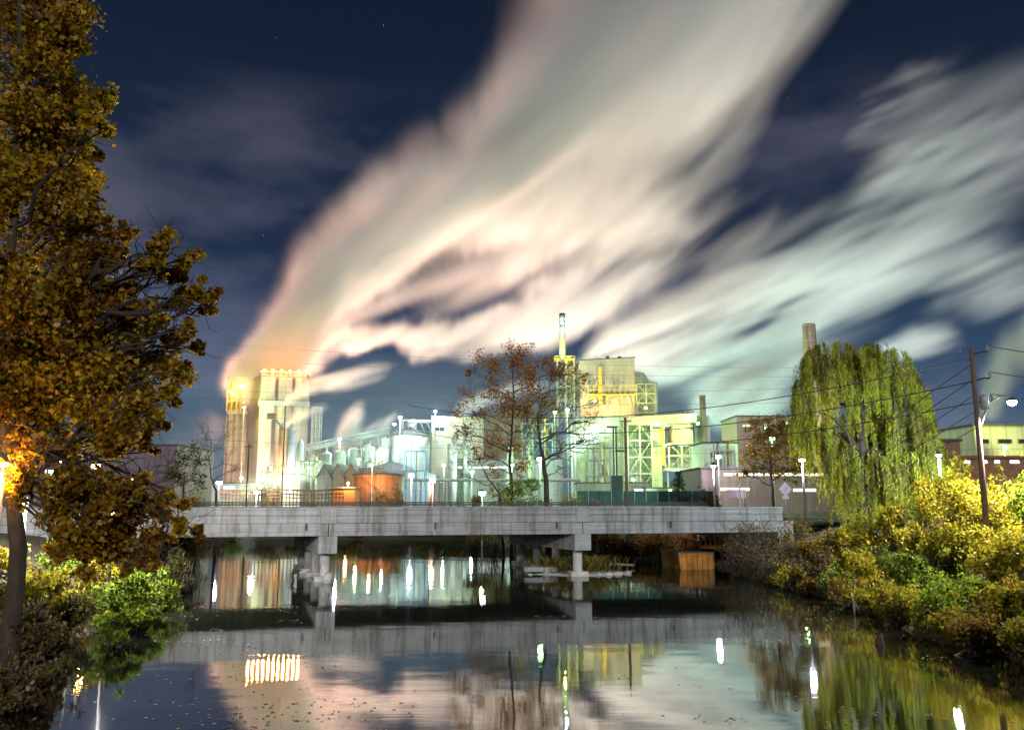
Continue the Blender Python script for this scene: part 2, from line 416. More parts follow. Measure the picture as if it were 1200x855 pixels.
# ------------------------------------------------------------------ leaves, shrubs, trees
LEAF_OVAL = np.array([(-.5, 0), (-.2, .3), (.2, .26), (.5, 0), (.2, -.26), (-.2, -.3)])
LEAF_SYC = np.array([(-.5, 0.0), (-.28, .3), (-.15, .52), (.08, .24), (.5, 0.02), (.1, -.26), (-.12, -.5), (-.3, -.28)])
LEAF_THIN = np.array([(-.5, 0), (0, .11), (.5, 0), (0, -.11)])
def leaves(name, C, size, mat, parent, shape=LEAF_OVAL, tint=None, droop=0.3, axis=None, g=rng):
    """one mesh of leaf faces at the centres C"""
    n = len(C); k = len(shape)
    if axis is None:
        a = g.normal(size=(n, 3)); a[:, 2] -= droop
    else: a = axis + g.normal(size=(n, 3)) * 0.25
    a /= np.linalg.norm(a, axis=1)[:, None] + 1e-9
    u = g.normal(size=(n, 3)); u -= a * np.sum(u * a, axis=1)[:, None]; u /= np.linalg.norm(u, axis=1)[:, None] + 1e-9
    s = size * g.uniform(0.5, 1.5, n)[:, None]
    V = np.empty((n, k, 3))
    nrm = np.cross(a, u)
    for i, (p, q) in enumerate(shape):
        V[:, i, :] = C + a * s * p + u * s * q + nrm * s * (0.25 * abs(q) - 0.15 * p * p)
    F = np.arange(n * k).reshape(n, k)
    if tint is None: tint = g.random(n)
    return np_mesh(name, V.reshape(-1, 3), F, mat, parent, np.repeat(tint, k))
BARK = surf('bark', (0.055, 0.040, 0.030), (0.024, 0.018, 0.014), 5, 0.95, stretch=(1, 1, 0.25), bump=0.8, bscale=18)
BARK_G = surf('grey_bark', (0.11, 0.09, 0.07), (0.05, 0.04, 0.03), 6, 0.95, stretch=(1, 1, 0.3), bump=0.6, bscale=20)
def wander(a, b, n, amp, up=0.0):
    a = Vector(a); b = Vector(b); pts = []
    for i in range(n + 1):
        t = i / n; p = a.lerp(b, t)
        if 0 < i < n:
            p = p + Vector((random.gauss(0, 1), random.gauss(0, 1), random.gauss(0, 1))) * amp
        p.z += up * math.sin(math.pi * t) * (b - a).length
        pts.append(p)
    return pts
def grow(mb, a, b, r0, r1, levels, tips, n=5, amp=0.05, spread=0.6, kids_n=4, minr=0.012):
    """a limb with its side branches; every twig end is collected in tips"""
    Ln = (Vector(b) - Vector(a)).length
    pts = wander(a, b, n, Ln * amp)
    rad = [max(minr, r0 + (r1 - r0) * i / n) for i in range(n + 1)]
    mb.tube(pts, rad, 7 if r0 > 0.12 else (5 if r0 > 0.04 else 3), cap=False)
    tips.append(pts[-1])
    if levels <= 0:
        for p in pts[2:]: tips.append(p)
        return
    for k in range(kids_n):
        t = 0.35 + 0.6 * (k + random.random() * 0.8) / kids_n
        i = min(n - 1, int(t * n)); p = pts[i].lerp(pts[i + 1], t * n - i)
        d = (pts[i + 1] - pts[i]).normalized()
        side = Vector((random.gauss(0, 1), random.gauss(0, 1), random.gauss(0, 0.8)))
        side = (side - d * side.dot(d)).normalized()
        nd = (d * (1 - spread) + side * spread + Vector((0, 0, 0.18))).normalized()
        ln = Ln * random.uniform(0.38, 0.62) * (1.15 - 0.5 * t)
        rr = (r0 + (r1 - r0) * t) * 0.55
        grow(mb, p, p + nd * ln, rr, rr * 0.45, levels - 1, tips, n=max(3, n - 1), amp=amp, spread=spread, kids_n=max(2, kids_n - 1), minr=minr)
def shrub(name, px, py, rpx, Y, n, mat, label, cat='shrub', group=None, leaf=0.13, sq=1.0, stems=26, shape=LEAF_OVAL, droop=0.2, twig=BARK_G, dens=1.0, hollow=0.45, seed=0):
    """many-stemmed bush whose crown is centred on a photo position at distance Y and whose stems stand on the bank"""
    c = P(px, py, Y); r = rpx * M_PX(Y); g = np.random.default_rng(int(px * 7 + py * 13 + seed))
    zb = max(gz(c.x, c.y), 0.02)
    top = c.z + r * sq
    base = Vector((c.x, c.y, zb - 0.1))
    root = empty(name, base, 0, label, cat, group)
    mb = MB(); ends = []
    H = top - zb
    # sub-clumps give the bush an uneven outline
    nc = 9
    cl = []
    for i in range(nc):
        a = g.uniform(0, 2 * math.pi); q = math.sqrt(g.random())
        cc = np.array([math.cos(a) * q * r * 0.75, math.sin(a) * q * r * 0.75, H * g.uniform(0.25, 0.82) * (1.05 - 0.35 * q)])
        cl.append((cc, r * g.uniform(0.28, 0.5)))
    for i in range(stems):
        cc, cr = cl[i % nc]
        e = cc + g.normal(size=3) * cr * 0.6; e[2] = max(0.2, e[2])
        s0 = Vector((g.normal() * r * 0.12, g.normal() * r * 0.12, 0))
        pts = wander(s0, Vector(e), 5, H * 0.03, 0.06)
        mb.tube(pts, [0.03 * (1 - 0.14 * j) for j in range(6)], 4, cap=False)
        for j in range(3):
            q = pts[3 + j % 3]; e2 = Vector(q) + Vector(g.normal(size=3)) * cr * 0.6 + Vector((0, 0, cr * 0.25))
            mb.tube(wander(q, e2, 3, 0.05), [0.012, 0.01, 0.008, 0.005], 3, cap=False)
            ends.append(e2)
    mb.build('stem', twig, root)
    pts = []
    per = max(1, n // (nc + 3))
    for cc, cr in cl:
        d = g.normal(size=(per, 3)); d /= np.linalg.norm(d, axis=1)[:, None]
        rad = cr * (hollow + (1.12 - hollow) * g.random(per) ** 0.6)
        q = cc + d * rad[:, None] * np.array([1, 1, 0.9 * sq]); pts.append(q)
    E = np.array([tuple(e) for e in ends]); kx = g.integers(0, len(E), per * 3)
    pts.append(E[kx] + g.normal(size=(per * 3, 3)) * r * 0.07)
    C = np.vstack(pts); C = C[C[:, 2] > 0.05]
    # keep leaves off the ground and out of the water
    leaves('foliage', C, leaf, mat, root, shape, None, droop, g=g)
    return root
# ------------------------------------------------------------------ vegetation
SYC = leafmat('autumn_sycamore_leaf', [(0.0, (0.13, 0.055, 0.006)), (0.35, (0.30, 0.145, 0.010)), (0.65, (0.44, 0.25, 0.014)), (0.85, (0.26, 0.24, 0.016)), (1.0, (0.55, 0.33, 0.015))], 0.5, patch=0.35)
YEL = leafmat('yellow_shrub_leaf', [(0.0, (0.11, 0.09, 0.010)), (0.3, (0.27, 0.21, 0.012)), (0.6, (0.36, 0.30, 0.014)), (0.85, (0.22, 0.28, 0.015)), (1.0, (0.42, 0.27, 0.02))], 0.45, patch=0.6)
GRN = leafmat('green_shrub_leaf', [(0.0, (0.05, 0.08, 0.012)), (0.4, (0.13, 0.20, 0.015)), (0.75, (0.22, 0.30, 0.018)), (1.0, (0.32, 0.30, 0.02))], 0.45, patch=0.6)
OCH = leafmat('ochre_shrub_leaf', [(0.0, (0.07, 0.045, 0.012)), (0.4, (0.20, 0.115, 0.014)), (0.75, (0.32, 0.20, 0.018)), (1.0, (0.26, 0.24, 0.03))], 0.4, patch=0.6)
BRN = leafmat('brown_brush_leaf', [(0.0, (0.035, 0.022, 0.012)), (0.4, (0.085, 0.055, 0.022)), (0.75, (0.13, 0.085, 0.03)), (1.0, (0.12, 0.11, 0.03))], 0.35, patch=0.5)
RUST = leafmat('rust_leaf', [(0.0, (0.16, 0.05, 0.010)), (0.4, (0.36, 0.13, 0.016)), (0.8, (0.46, 0.20, 0.02)), (1.0, (0.26, 0.19, 0.02))], 0.4, patch=0.4)
OLV = leafmat('olive_leaf', [(0.0, (0.03, 0.028, 0.010)), (0.4, (0.075, 0.065, 0.014)), (0.8, (0.11, 0.11, 0.02)), (1.0, (0.17, 0.13, 0.02))], 0.4, patch=0.5)
WIL = leafmat('willow_leaf', [(0.0, (0.16, 0.11, 0.008)), (0.35, (0.34, 0.33, 0.012)), (0.7, (0.44, 0.52, 0.014)), (1.0, (0.56, 0.46, 0.02))], 0.5, patch=0.45)
FIR = leafmat('fir_needle', [(0.0, (0.015, 0.03, 0.014)), (0.6, (0.03, 0.06, 0.022)), (1.0, (0.05, 0.09, 0.03))], 0.2)

def crown_tree(name, base, trunk_pts, clumps, mat, n_leaf, leaf, label, shape=LEAF_OVAL, r0=0.35, levels=1, kids_n=4, spread=0.55, bark=BARK, jitter=0.3, cat='tree', group=None, droop=0.3, seed=1, kk=0.7):
    """trunk through trunk_pts, a limb to every clump (world centre, radius), twigs and leaves inside each clump"""
    random.seed(seed); g = np.random.default_rng(seed)
    root = empty(name, base, 0, label, cat, group); b0 = Vector(base)
    tp = [Vector(p) - b0 for p in trunk_pts]
    n = len(tp); mb = MB()
    fine = []
    for i in range(n - 1):
        for j in range(4): fine.append(tp[i].lerp(tp[i + 1], j / 4) + Vector((random.gauss(0, .02), random.gauss(0, .02), 0)) * (1 if i + j else 0))
    fine.append(tp[-1]); m = len(fine)
    rad = [r0 * (1.0 - 0.78 * (i / (m - 1)) ** 0.8) * (1.5 if i == 0 else (1.15 if i == 1 else 1)) for i in range(m)]
    fine[0] = fine[0] - Vector((0, 0, 0.4))
    mb.tube(fine, rad, 12, cap=True)
    mb.build('trunk', bark, root, smooth=True)
    lb = MB(); tw = []; C = []; T = []
    tot = sum(r ** 1.7 for _, r in clumps)
    for ci, (c, r) in enumerate(clumps):
        c = Vector(c) - b0; tips = []; low = r0 > .28 and name == 'sycamore_tree' and c.z < 6.5
        # start from the trunk point below the clump
        best = min(range(2, m), key=lambda i: (fine[i] - c).length + 1.6 * max(0, fine[i].z - (c.z - 0.35 * (Vector((fine[i].x, fine[i].y, 0)) - Vector((c.x, c.y, 0))).length)))
        if low: best = min(range(3, m), key=lambda i: abs(fine[i].z - (c.z + 1.6 + 0.5 * (ci % 3))))
        s = fine[best]; rr = max(0.02, min(rad[best] * 0.6, 0.022 + 0.02 * (c - s).length ** 0.7))
        mid = s.lerp(c, 0.55) + Vector((0, 0, 0.06 * (c - s).length)); rr *= (0.6 if low else 1)
        lb.tube(wander(s, mid, 4, 0.03 * (c - s).length) , [rr, rr * .9, rr * .8, rr * .72, rr * .66], 6, cap=False)
        for q in range(max(2, int(kids_n))):
            d = Vector(g.normal(size=3)) * r * 0.62
            grow(lb, mid, c + d, rr * 0.6, rr * 0.2, levels, tips, n=4, amp=0.07, spread=spread, kids_n=kids_n, minr=0.008)
        tips = [t for t in tips if (t - c).length < r * 1.35] or tips
        if n_leaf:
            k = max(4, int(n_leaf * r ** 1.7 / tot * (1.7 if name == 'sycamore_tree' and r < .58 else 1)))
            E = np.array([tuple(t) for t in tips]); ix = g.integers(0, len(E), int(k * kk))
            p1 = E[ix] + g.normal(size=(len(ix), 3)) * min(jitter, r * 0.3)
            d = g.normal(size=(k - len(ix), 3)); d /= np.linalg.norm(d, axis=1)[:, None] + 1e-9
            # small tufts scattered through the clump, so sky shows between them
            nt_ = max(3, int(10 * r ** 1.2)); tc_ = g.normal(size=(nt_, 3)); tc_ /= np.linalg.norm(tc_, axis=1)[:, None]
            tc_ *= (r * g.random(nt_) ** 0.4)[:, None]
            p2 = np.array(tuple(c)) + tc_[g.integers(0, nt_, len(d))] + d * (min(0.55, r * 0.38) * g.random(len(d)) ** 0.5)[:, None]
            C.append(p1); C.append(p2)
            sh = g.normal() * 0.12
            T.append(np.clip(g.random(len(p1) + len(p2)) + sh, 0, 1))
    lb.build('limb', bark, root)
    if n_leaf:
        C = np.vstack(C); T = np.concatenate(T)
        leaves('crown', C, leaf, mat, root, shape, T, droop, g=g)
    return root

# -- the big sycamore at the left edge
YT = 27.0
def cl(px, py, rpx, Y): return (P(px, py, Y), rpx * M_PX(Y))
g_ = np.random.default_rng(11)
tb = P(14, 716, 26.0); tb.z = gz(tb.x, tb.y)
cls = []
for (px, py, r) in [(30, -30, 50), (20, 20, 60), (70, 10, 34), (60, 60, 42), (88, 48, 18), (40, 120, 55), (95, 130, 26), (128, 118, 17), (80, 165, 36), (118, 150, 14), (104, 190, 20), (20, 180, 60), (70, 215, 45),
                    (30, 260, 62), (95, 245, 26), (118, 262, 14), (80, 295, 40), (120, 300, 22), (142, 268, 13), (140, 300, 14), (20, 330, 66), (70, 360, 56), (115, 345, 32), (150, 350, 20),
                    (190, 290, 15), (180, 312, 14), (205, 318, 14), (225, 305, 11), (232, 335, 14), (252, 345, 11), (240, 362, 10), (212, 350, 12), (222, 385, 11), (236, 408, 9), (205, 400, 14), (180, 375, 20), (160, 395, 24),
                    (130, 405, 40), (80, 420, 55), (20, 420, 66), (182, 425, 20), (212, 438, 13), (160, 450, 30), (195, 465, 15), (110, 465, 42), (50, 480, 50), (150, 490, 26), (185, 495, 14), (172, 522, 12), (100, 515, 30), (60, 530, 26), (140, 525, 18)]:
    Y = YT + g_.normal() * 1.5 + (1.0 if px < 60 else 0.0)
    cls.append(cl(px, py, r * 0.95, Y))
for (px, py, r) in [(40, 575, 20), (75, 590, 22), (105, 582, 22), (140, 590, 20), (165, 580, 15), (190, 600, 16), (215, 612, 11), (232, 622, 7), (120, 615, 22), (160, 618, 20), (90, 625, 20), (195, 630, 11), (135, 645, 18), (100, 655, 15), (165, 650, 12), (70, 650, 12), (120, 560, 16), (85, 560, 18), (215, 590, 7), (150, 668, 9), (180, 660, 7)]:
    cls.append(cl(px, py, r * 0.95, 25.3 + g_.normal() * 0.6))
tr = [tb, P(22, 640, 26.1), P(12, 560, 26.3), P(2, 470, 26.6), P(10, 340, 27), P(20, 200, 27.2), P(22, 60, 27.3), P(24, -40, 27.3)]
crown_tree('sycamore_tree', tb, tr, cls, SYC, 72000, 0.16, 'tall golden brown sycamore with dark trunk leaning over the left bank', LEAF_SYC, r0=0.29, levels=1, kids_n=3, seed=4, kk=0.6, jitter=0.3)
# -- the weeping willow
def willow():
    random.seed(5); g = np.random.default_rng(5)
    YW = 60.0; b = P(1012, 600, YW); b.z = gz(b.x, b.y)
    root = empty('willow_tree', b, 0, 'tall weeping willow with long hanging green strands on the right bank', 'tree')
    mb = MB(); t1 = P(1010, 530, YW) - b; t2 = P(1005, 480, YW) - b
    mb.tube([(0, 0, -0.4), (0, 0, 0.6), tuple(t1.lerp(Vector(), .5) + Vector((0.1, 0, 0))), tuple(t1), tuple(t2)], [0.62, 0.48, 0.42, 0.38, 0.26], 12)
    mb.build('trunk', BARK, root, smooth=True)
    domes = [(950, 430, 14), (962, 414, 15), (985, 413, 17), (1008, 418, 16), (1028, 412, 15), (1046, 420, 15), (945, 470, 14), (975, 450, 24), (1010, 455, 26), (1045, 450, 22), (1060, 440, 14), (1072, 462, 15), (1000, 425, 17), (970, 428, 15), (1035, 432, 17), (940, 450, 10), (938, 490, 10), (1080, 490, 13), (1064, 500, 24), (1030, 500, 28), (990, 505, 28), (955, 500, 18), (1088, 515, 10), (1098, 520, 7), (1012, 515, 24), (985, 535, 20), (1028, 552, 22), (1040, 545, 24), (1070, 545, 18), (1000, 550, 20)]
    lb = MB(); C = []; A = []; T = []; ST = MB()
    for di, (px, py, rp) in enumerate(domes):
        c = P(px, py, YW + g.normal() * 1.5) - b; r = rp * M_PX(YW) * 1.15
        s = t1 if c.z < t2.z + 0.5 else t2
        lb.tube(wander(s, c, 6, 0.25, 0.08), [0.16, 0.14, 0.11, 0.09, 0.07, 0.05, 0.03], 5, cap=False)
        ns = int(62 * (rp / 18) ** 1.3) + 12; tone = g.normal() * 0.13
        ns = int(ns * 1.5); nb = max(4, ns // 11); bun = []
        for k in range(nb):
            a = g.uniform(0, 2 * math.pi); q = math.sqrt(g.uniform(0.05, 1)) * r; bun.append((a, q, g.uniform(0.65, 1.25), g.normal() * 0.12))
        for k in range(ns + 26):
            a, q, bl, bt = bun[k % nb]; a = a + g.normal() * 0.12; q = abs(q + g.normal() * 0.09)
            if k >= ns: a, q, bl = g.uniform(0, 6.28), r * 1.15 * math.sqrt(g.random()), g.uniform(0.35, 0.9)
            p0 = np.array([c.x + q * math.cos(a), c.y + q * math.sin(a), c.z + r * 0.75 * math.sqrt(max(0, 1 - min(1, q / r) ** 2)) - 0.1 + g.normal() * 0.08])
            lng = g.uniform(0.9, 2.4) + r * 0.5
            if py > 480: lng = g.uniform(1.6, 4.3)
            if c.x > t1.x - 2.6 and py > 440: lng *= 1.15
            lng = min(lng * bl, p0[2] - 0.3)
            if lng < 0.4: continue
            out = np.array([math.cos(a), math.sin(a), 0]) * g.uniform(0.1, 0.35)
            m = int(lng / 0.075)
            t = np.linspace(0, 1, m)
            pth = p0 + out * np.sqrt(t)[:, None] * 0.9 + np.array([0, 0, -1]) * (t * lng)[:, None] + np.sin(t * 5 + a)[:, None] * np.array([0.05, 0.04, 0])
            ii = [0, m // 3, 2 * m // 3, m - 1]
            ST.tube([tuple(pth[i]) for i in ii], [0.012, 0.009, 0.007, 0.004], 3, cap=False)
            C.append(pth + g.normal(size=pth.shape) * 0.045)
            ax = np.array([0, 0, -1.0]) + g.normal(size=pth.shape) * 0.38; A.append(ax)
            T.append(np.clip(g.random(m) * 0.6 + 0.2 + tone + bt + g.normal() * 0.08, 0, 1))
    lb.build('limb', BARK, root); ST.build('strand', BARK_G, root)
    leaves('crown', np.vstack(C), 0.21, WIL, root, LEAF_THIN, np.concatenate(T), axis=np.vstack(A), g=g)
willow()

# -- trees behind the bridge, in the middle
def ctree(name, bx, by, Y, trunk, clumps, mat, n, leaf, label, r0, seed, **kw):
    b = P(bx, by, Y); b.z = gz(b.x, b.y)
    return crown_tree(name, b, [b] + [P(x, y, Y) for x, y in trunk], [cl(x, y, r, Y + random.uniform(-1.5, 1.5)) for x, y, r in clumps], mat, n, leaf, label, r0=r0, seed=seed, **kw)
ctree('autumn_tree', 600, 592, 82, [(600, 570), (597, 540), (600, 500), (602, 460), (600, 430)],
      [(565, 420, 13), (580, 432, 17), (600, 415, 14), (622, 418, 14), (610, 440, 19), (590, 460, 19), (570, 452, 14), (630, 440, 18), (612, 472, 20), (592, 490, 18), (640, 465, 18), (655, 440, 14), (628, 498, 17), (580, 515, 15), (560, 485, 12), (600, 520, 15), (645, 425, 10), (668, 432, 11), (550, 440, 8), (548, 460, 9), (538, 480, 10), (540, 505, 10), (685, 450, 8), (575, 545, 13), (612, 545, 14), (560, 530, 10)],
      RUST, 9500, 0.18, 'tall rust brown tree with open crown between bridge and lit works', 0.21, 21, levels=3, kids_n=3, kk=0.75, jitter=0.4, bark=BARK)
ctree('bare_tree', 643, 592, 80, [(640, 565), (637, 540), (632, 515), (630, 490)],
      [(650, 460, 20), (672, 445, 15), (668, 475, 18), (690, 470, 14), (640, 485, 18), (612, 480, 16), (680, 500, 16), (655, 510, 16), (618, 510, 14), (700, 490, 9), (655, 430, 10), (705, 512, 10), (706, 470, 8), (668, 530, 13), (690, 520, 10), (625, 535, 10), (662, 550, 10)],
      YEL, 1500, 0.14, 'almost leafless dark tree with thick trunk right of the rust brown tree', 0.33, 22, levels=3, kids_n=4, kk=0.9, jitter=0.25, bark=BARK)
ctree('bare_tree', 592, 592, 79, [(585, 578), (572, 560), (562, 540)],
      [(545, 500, 16), (535, 530, 14), (555, 520, 14), (570, 505, 12), (530, 555, 12), (555, 545, 12), (580, 535, 12)],
      RUST, 160, 0.12, 'leafless tree leaning left with fine spreading twigs before the beige building', 0.13, 23, levels=2, kids_n=4, bark=BARK)
ctree('bare_tree', 255, 592, 82, [(253, 575), (248, 560), (245, 540)],
      [(238, 520, 12), (250, 505, 13), (262, 520, 12), (272, 540, 12), (280, 548, 8), (266, 500, 9), (240, 495, 8)],
      OLV, 60, 0.12, 'leafless forked tree beside the silos at the left bridge end', 0.16, 24, levels=2, kids_n=4, bark=BARK)
ctree('olive_tree', 215, 592, 86, [(215, 575), (216, 555)],
      [(205, 540, 12), (220, 530, 13), (236, 545, 11), (212, 555, 14), (230, 560, 12), (195, 555, 9)],
      OLV, 2600, 0.16, 'round dark olive tree left of the leafless forked tree', 0.2, 25, levels=1, kids_n=3, kk=0.5)
ctree('golden_tree', 905, 592, 78, [(905, 570), (902, 545), (905, 525)],
      [(885, 505, 13), (905, 500, 14), (925, 500, 14), (895, 525, 16), (918, 522, 16), (935, 530, 14), (880, 540, 14), (905, 548, 16), (928, 552, 15), (945, 510, 14), (945, 545, 12), (870, 555, 8)],
      OCH, 8500, 0.18, 'golden brown tree left of the weeping willow before a long shed', 0.2, 26, levels=1, kids_n=3, kk=0.5, jitter=0.3)
def conifer(px, py, ptop, Y, label):
    b = P(px, py, Y); b.z = gz(b.x, b.y); h = P(px, ptop, Y).z - b.z; g = np.random.default_rng(int(px))
    root = empty('fir_tree', b, 0, label, 'tree')
    MB().tube([(0, 0, -0.3), (0, 0, h * 0.6), (0, 0, h)], [0.16, 0.09, 0.02], 8).build('trunk', BARK, root)
    C = []; bm_ = MB()
    for k in range(90):
        t = g.random() ** 0.8; a = g.uniform(0, 6.28); ln = (1 - t) * h * 0.34 + 0.25
        z = 0.25 + t * (h - 0.3)
        e = np.array([math.cos(a) * ln, math.sin(a) * ln, z - ln * 0.22])
        bm_.tube([(0, 0, z), tuple(e)], [0.03, 0.01], 3, cap=False)
        u = g.random(28)[:, None] ** 0.7
        C.append(np.array([0, 0, z]) * (1 - u) + e * u + g.normal(size=(28, 3)) * 0.11)
    bm_.build('branch', BARK, root)
    leaves('needles', np.vstack(C), 0.22, FIR, root, LEAF_THIN, g=g)
conifer(796, 592, 552, 92, 'small dark fir tree standing before the green lit steel frame')

# -- shrubs on the right bank
RB = 'bushes along the right bank'
for (px, py, r, Y, n, mat, lab, kw) in [
    (962, 632, 30, 52, 4200, OCH, 'ochre shrub under the left edge of the weeping willow', {}),
    (1000, 615, 32, 51, 4600, YEL, 'yellow shrub beneath the middle of the weeping willow', {}),
    (1050, 612, 36, 49, 5200, YEL, 'yellow shrub below the right edge of the weeping willow', {}),
    (1098, 575, 34, 47, 4600, YEL, 'tall yellow shrub between willow and utility pole', dict(sq=1.2)),
    (1128, 560, 30, 50, 3800, YEL, 'thin yellow sapling just left of the utility pole', dict(sq=1.3, cat='sapling')),
    (1172, 585, 40, 45, 5600, YEL, 'tall yellow green shrub at the right of the utility pole', dict(sq=1.1)),
    (1215, 575, 36, 43, 4200, GRN, 'green shrub cut by the right picture edge below the streetlight', dict(sq=1.1)),
    (1120, 630, 46, 41, 6200, YEL, 'broad yellow green bush in the middle of the right bank', {}),
    (1070, 662, 36, 41, 4600, GRN, 'green bush hanging over the water at the forked twig', dict(sq=0.8)),
    (1010, 655, 30, 45, 3600, YEL, 'low yellow bush behind the forked twig', dict(sq=0.85)),
    (960, 665, 26, 49, 2600, BRN, 'low brown bush at the waterline below the ochre shrub', dict(sq=0.8)),
    (1180, 655, 44, 37, 5600, YEL, 'broad yellow bush at the right edge above the driftwood', {}),
    (1125, 692, 36, 36, 4200, GRN, 'leafy green bush overhanging the driftwood', dict(sq=0.75)),
    (1195, 690, 36, 30.5, 4200, YEL, 'yellow green bush nearest the camera at the right edge', dict(sq=0.8)),
    (1130, 722, 24, 33.0, 2600, GRN, 'low green bush behind the short driftwood branch', dict(sq=0.7)),
    (1205, 745, 26, 28.0, 2600, BRN, 'low brown bush in front at the right edge by the water', dict(sq=0.6)),
    (1150, 560, 34, 42, 4200, YEL, 'tall golden sapling crown behind the foot of the utility pole', dict(sq=1.2)),
    (1045, 690, 24, 39, 2400, YEL, 'low yellow bush at the waterline beside the forked twig', dict(sq=0.7)),
    (1085, 702, 24, 36.5, 2600, GRN, 'low green bush at the waterline right of the forked twig', dict(sq=0.7)),
    (1160, 725, 26, 32, 2600, OLV, 'dull olive bush just above the driftwood', dict(sq=0.6)),
    (985, 682, 22, 45, 1900, OLV, 'olive bush at the waterline left of the forked twig', dict(sq=0.7)),
    (1090, 640, 34, 44, 4600, YEL, 'bright yellow bush in the middle of the bank below the willow edge', {}),
    (1160, 615, 36, 41, 4600, YEL, 'bright yellow bush directly below the utility pole', {}),
    (1200, 715, 34, 33, 3600, OCH, 'low brown and yellow bush at the right edge over the water', dict(sq=0.7))]:
    shrub('shrub', px, py, r, Y, int(n * 1.25), mat, lab, group=RB, leaf=0.125, **kw)
names_ = 'first second third fourth fifth sixth seventh eighth ninth tenth eleventh twelfth'.split()
for i, Y in enumerate((25.5, 27.5, 29.5, 31.5, 33.5, 35.5, 37.5, 40.0, 42.5, 45.0, 48.0, 51.0)):
    xr = lerp_tab(RIGHT, Y) + wob(lerp_tab(RIGHT, Y), Y) * 0.45 + 0.5 + 0.4 * math.sin(i * 2.3); z = 0.75 + 0.35 * math.sin(i * 1.7)
    px = 600 + xr / Y * 1000 * 1.0126; py = 587 + (5 - z) / Y * 1000
    shrub('shrub', px, py, (1.05 + 0.3 * math.sin(i * 3.1)) / Y * 1000, Y, 2600, (GRN, YEL, OCH, YEL, GRN, YEL, BRN, YEL, OCH, GRN, OCH, YEL)[i], names_[i] + ' overhanging bush along the right waterline counted from the camera', group='overhanging bushes at the right waterline', leaf=0.11, sq=0.75, stems=34)
for (px, py, r, Y, n, mat, lab) in [
    (868, 632, 30, 58, 1100, BRN, 'twiggy brown brush before the right end of the bridge girder'),
    (905, 640, 34, 55, 1500, BRN, 'dense brown brush under the bridge end beside ochre shrub'),
    (935, 662, 24, 52, 1100, BRN, 'grey brown reedy brush leaning over the water near the shoal'),
    (888, 602, 26, 58, 700, OCH, 'bare stems with a few orange leaves above the bridge end'),
    (928, 612, 26, 56, 1500, OCH, 'orange brown brush hiding the corner of the bridge end')]:
    shrub('brush', px, py, r, Y, n, mat, lab, 'brush', 'brown brush at the right bridge end', leaf=0.11, stems=60, hollow=0.1, twig=BARK_G)
# -- left bank
LBK = 'bushes along the left bank'
for (px, py, r, Y, n, mat, lab, kw) in [
    (150, 688, 36, 36, 4600, GRN, 'bright green bush at the bend of the left bank', dict(sq=0.9)),
    (190, 680, 24, 41, 2600, GRN, 'small green bush nearest the bridge on the left bank', {}),
    (52, 672, 30, 33, 3000, YEL, 'yellow green bush right of the sycamore trunk', {}),
    (70, 640, 26, 39, 2400, GRN, 'green bush behind the sycamore trunk near the white barrier', {}),
    (-5, 655, 26, 36, 2200, YEL, 'yellow bush at the left picture edge under the white barrier', {}),
    (140, 716, 26, 31, 2400, GRN, 'low lime green bush over the water before the bright green bush', dict(sq=0.6)),
    (118, 655, 28, 39, 2600, YEL, 'yellow green bush behind the bright green bush', {}),
    (205, 655, 22, 47, 1800, OLV, 'dull olive bush against the left end of the bridge', {}),
    (85, 700, 26, 33, 3000, OLV, 'olive bush between the sycamore trunk and the bright green bush', dict(sq=0.8)),
    (165, 712, 22, 34, 1900, GRN, 'low green bush trailing into the water', dict(sq=0.6)),
    (40, 745, 40, 27, 4200, BRN, 'brown green bush at the foot of the sycamore trunk', dict(sq=0.75)),
    (10, 800, 46, 22, 3600, BRN, 'dark brush in the bottom left corner', dict(sq=0.6)),
    (-10, 690, 26, 28, 1600, OLV, 'thin olive bush left of the sycamore trunk', {})]:
    shrub('shrub', px, py, r, Y, n, mat, lab, group=LBK, leaf=0.12, **kw)
# -- brush beyond the bridge
BB = 'brush beyond the bridge'
for (px, py, r, Y, n, mat, lab, kw) in [
    (165, 562, 26, 78, 1500, OCH, 'orange brown bush at far left behind the bridge', {}),
    (198, 570, 22, 76, 1300, OCH, 'ochre bush under the olive tree behind the bridge', {}),
    (232, 570, 20, 74, 1300, OCH, 'golden bush right of the olive tree behind the bridge', {}),
    (215, 625, 24, 62, 1500, BRN, 'dark brush under the left end of the bridge', {}),
    (440, 574, 16, 119, 900, YEL, 'small olive yellow bush before the orange tank', {}),
    (462, 572, 14, 119, 700, OCH, 'small ochre bush right of the olive yellow bush', {}),
    (580, 556, 26, 80, 3200, YEL, 'yellow green bush at the foot of the rust brown tree', {}),
    (612, 552, 28, 79, 3600, GRN, 'lit green bush between the two central trunks', {}),
    (556, 575, 16, 80, 1500, OCH, 'brown bush left of the central trees', {}),
    (668, 558, 22, 78, 2200, YEL, 'thin yellow green bush right of the dark trunk', {}),
    (692, 574, 16, 78, 1500, OCH, 'rusty bush beside the green fence', {}),
    (832, 570, 16, 90, 1700, BRN, 'round brown bush right of the small fir tree', {})]:
    shrub('shrub', px, py, r, Y, n, mat, lab, group=BB, leaf=0.16, **kw)
for (px, py, r, Y, n, mat, lab) in [
    (470, 622, 14, 117, 900, OLV, 'low olive bush on the far bank left of centre'),
    (520, 622, 15, 117, 900, GRN, 'low green bush on the far bank under the rust brown tree'),
    (580, 622, 16, 117, 1000, OLV, 'dark olive bush on the far bank left of the second pier')]:
    shrub('shrub', px, py, r, Y, n, mat, lab, group=BB, leaf=0.16, sq=0.6)
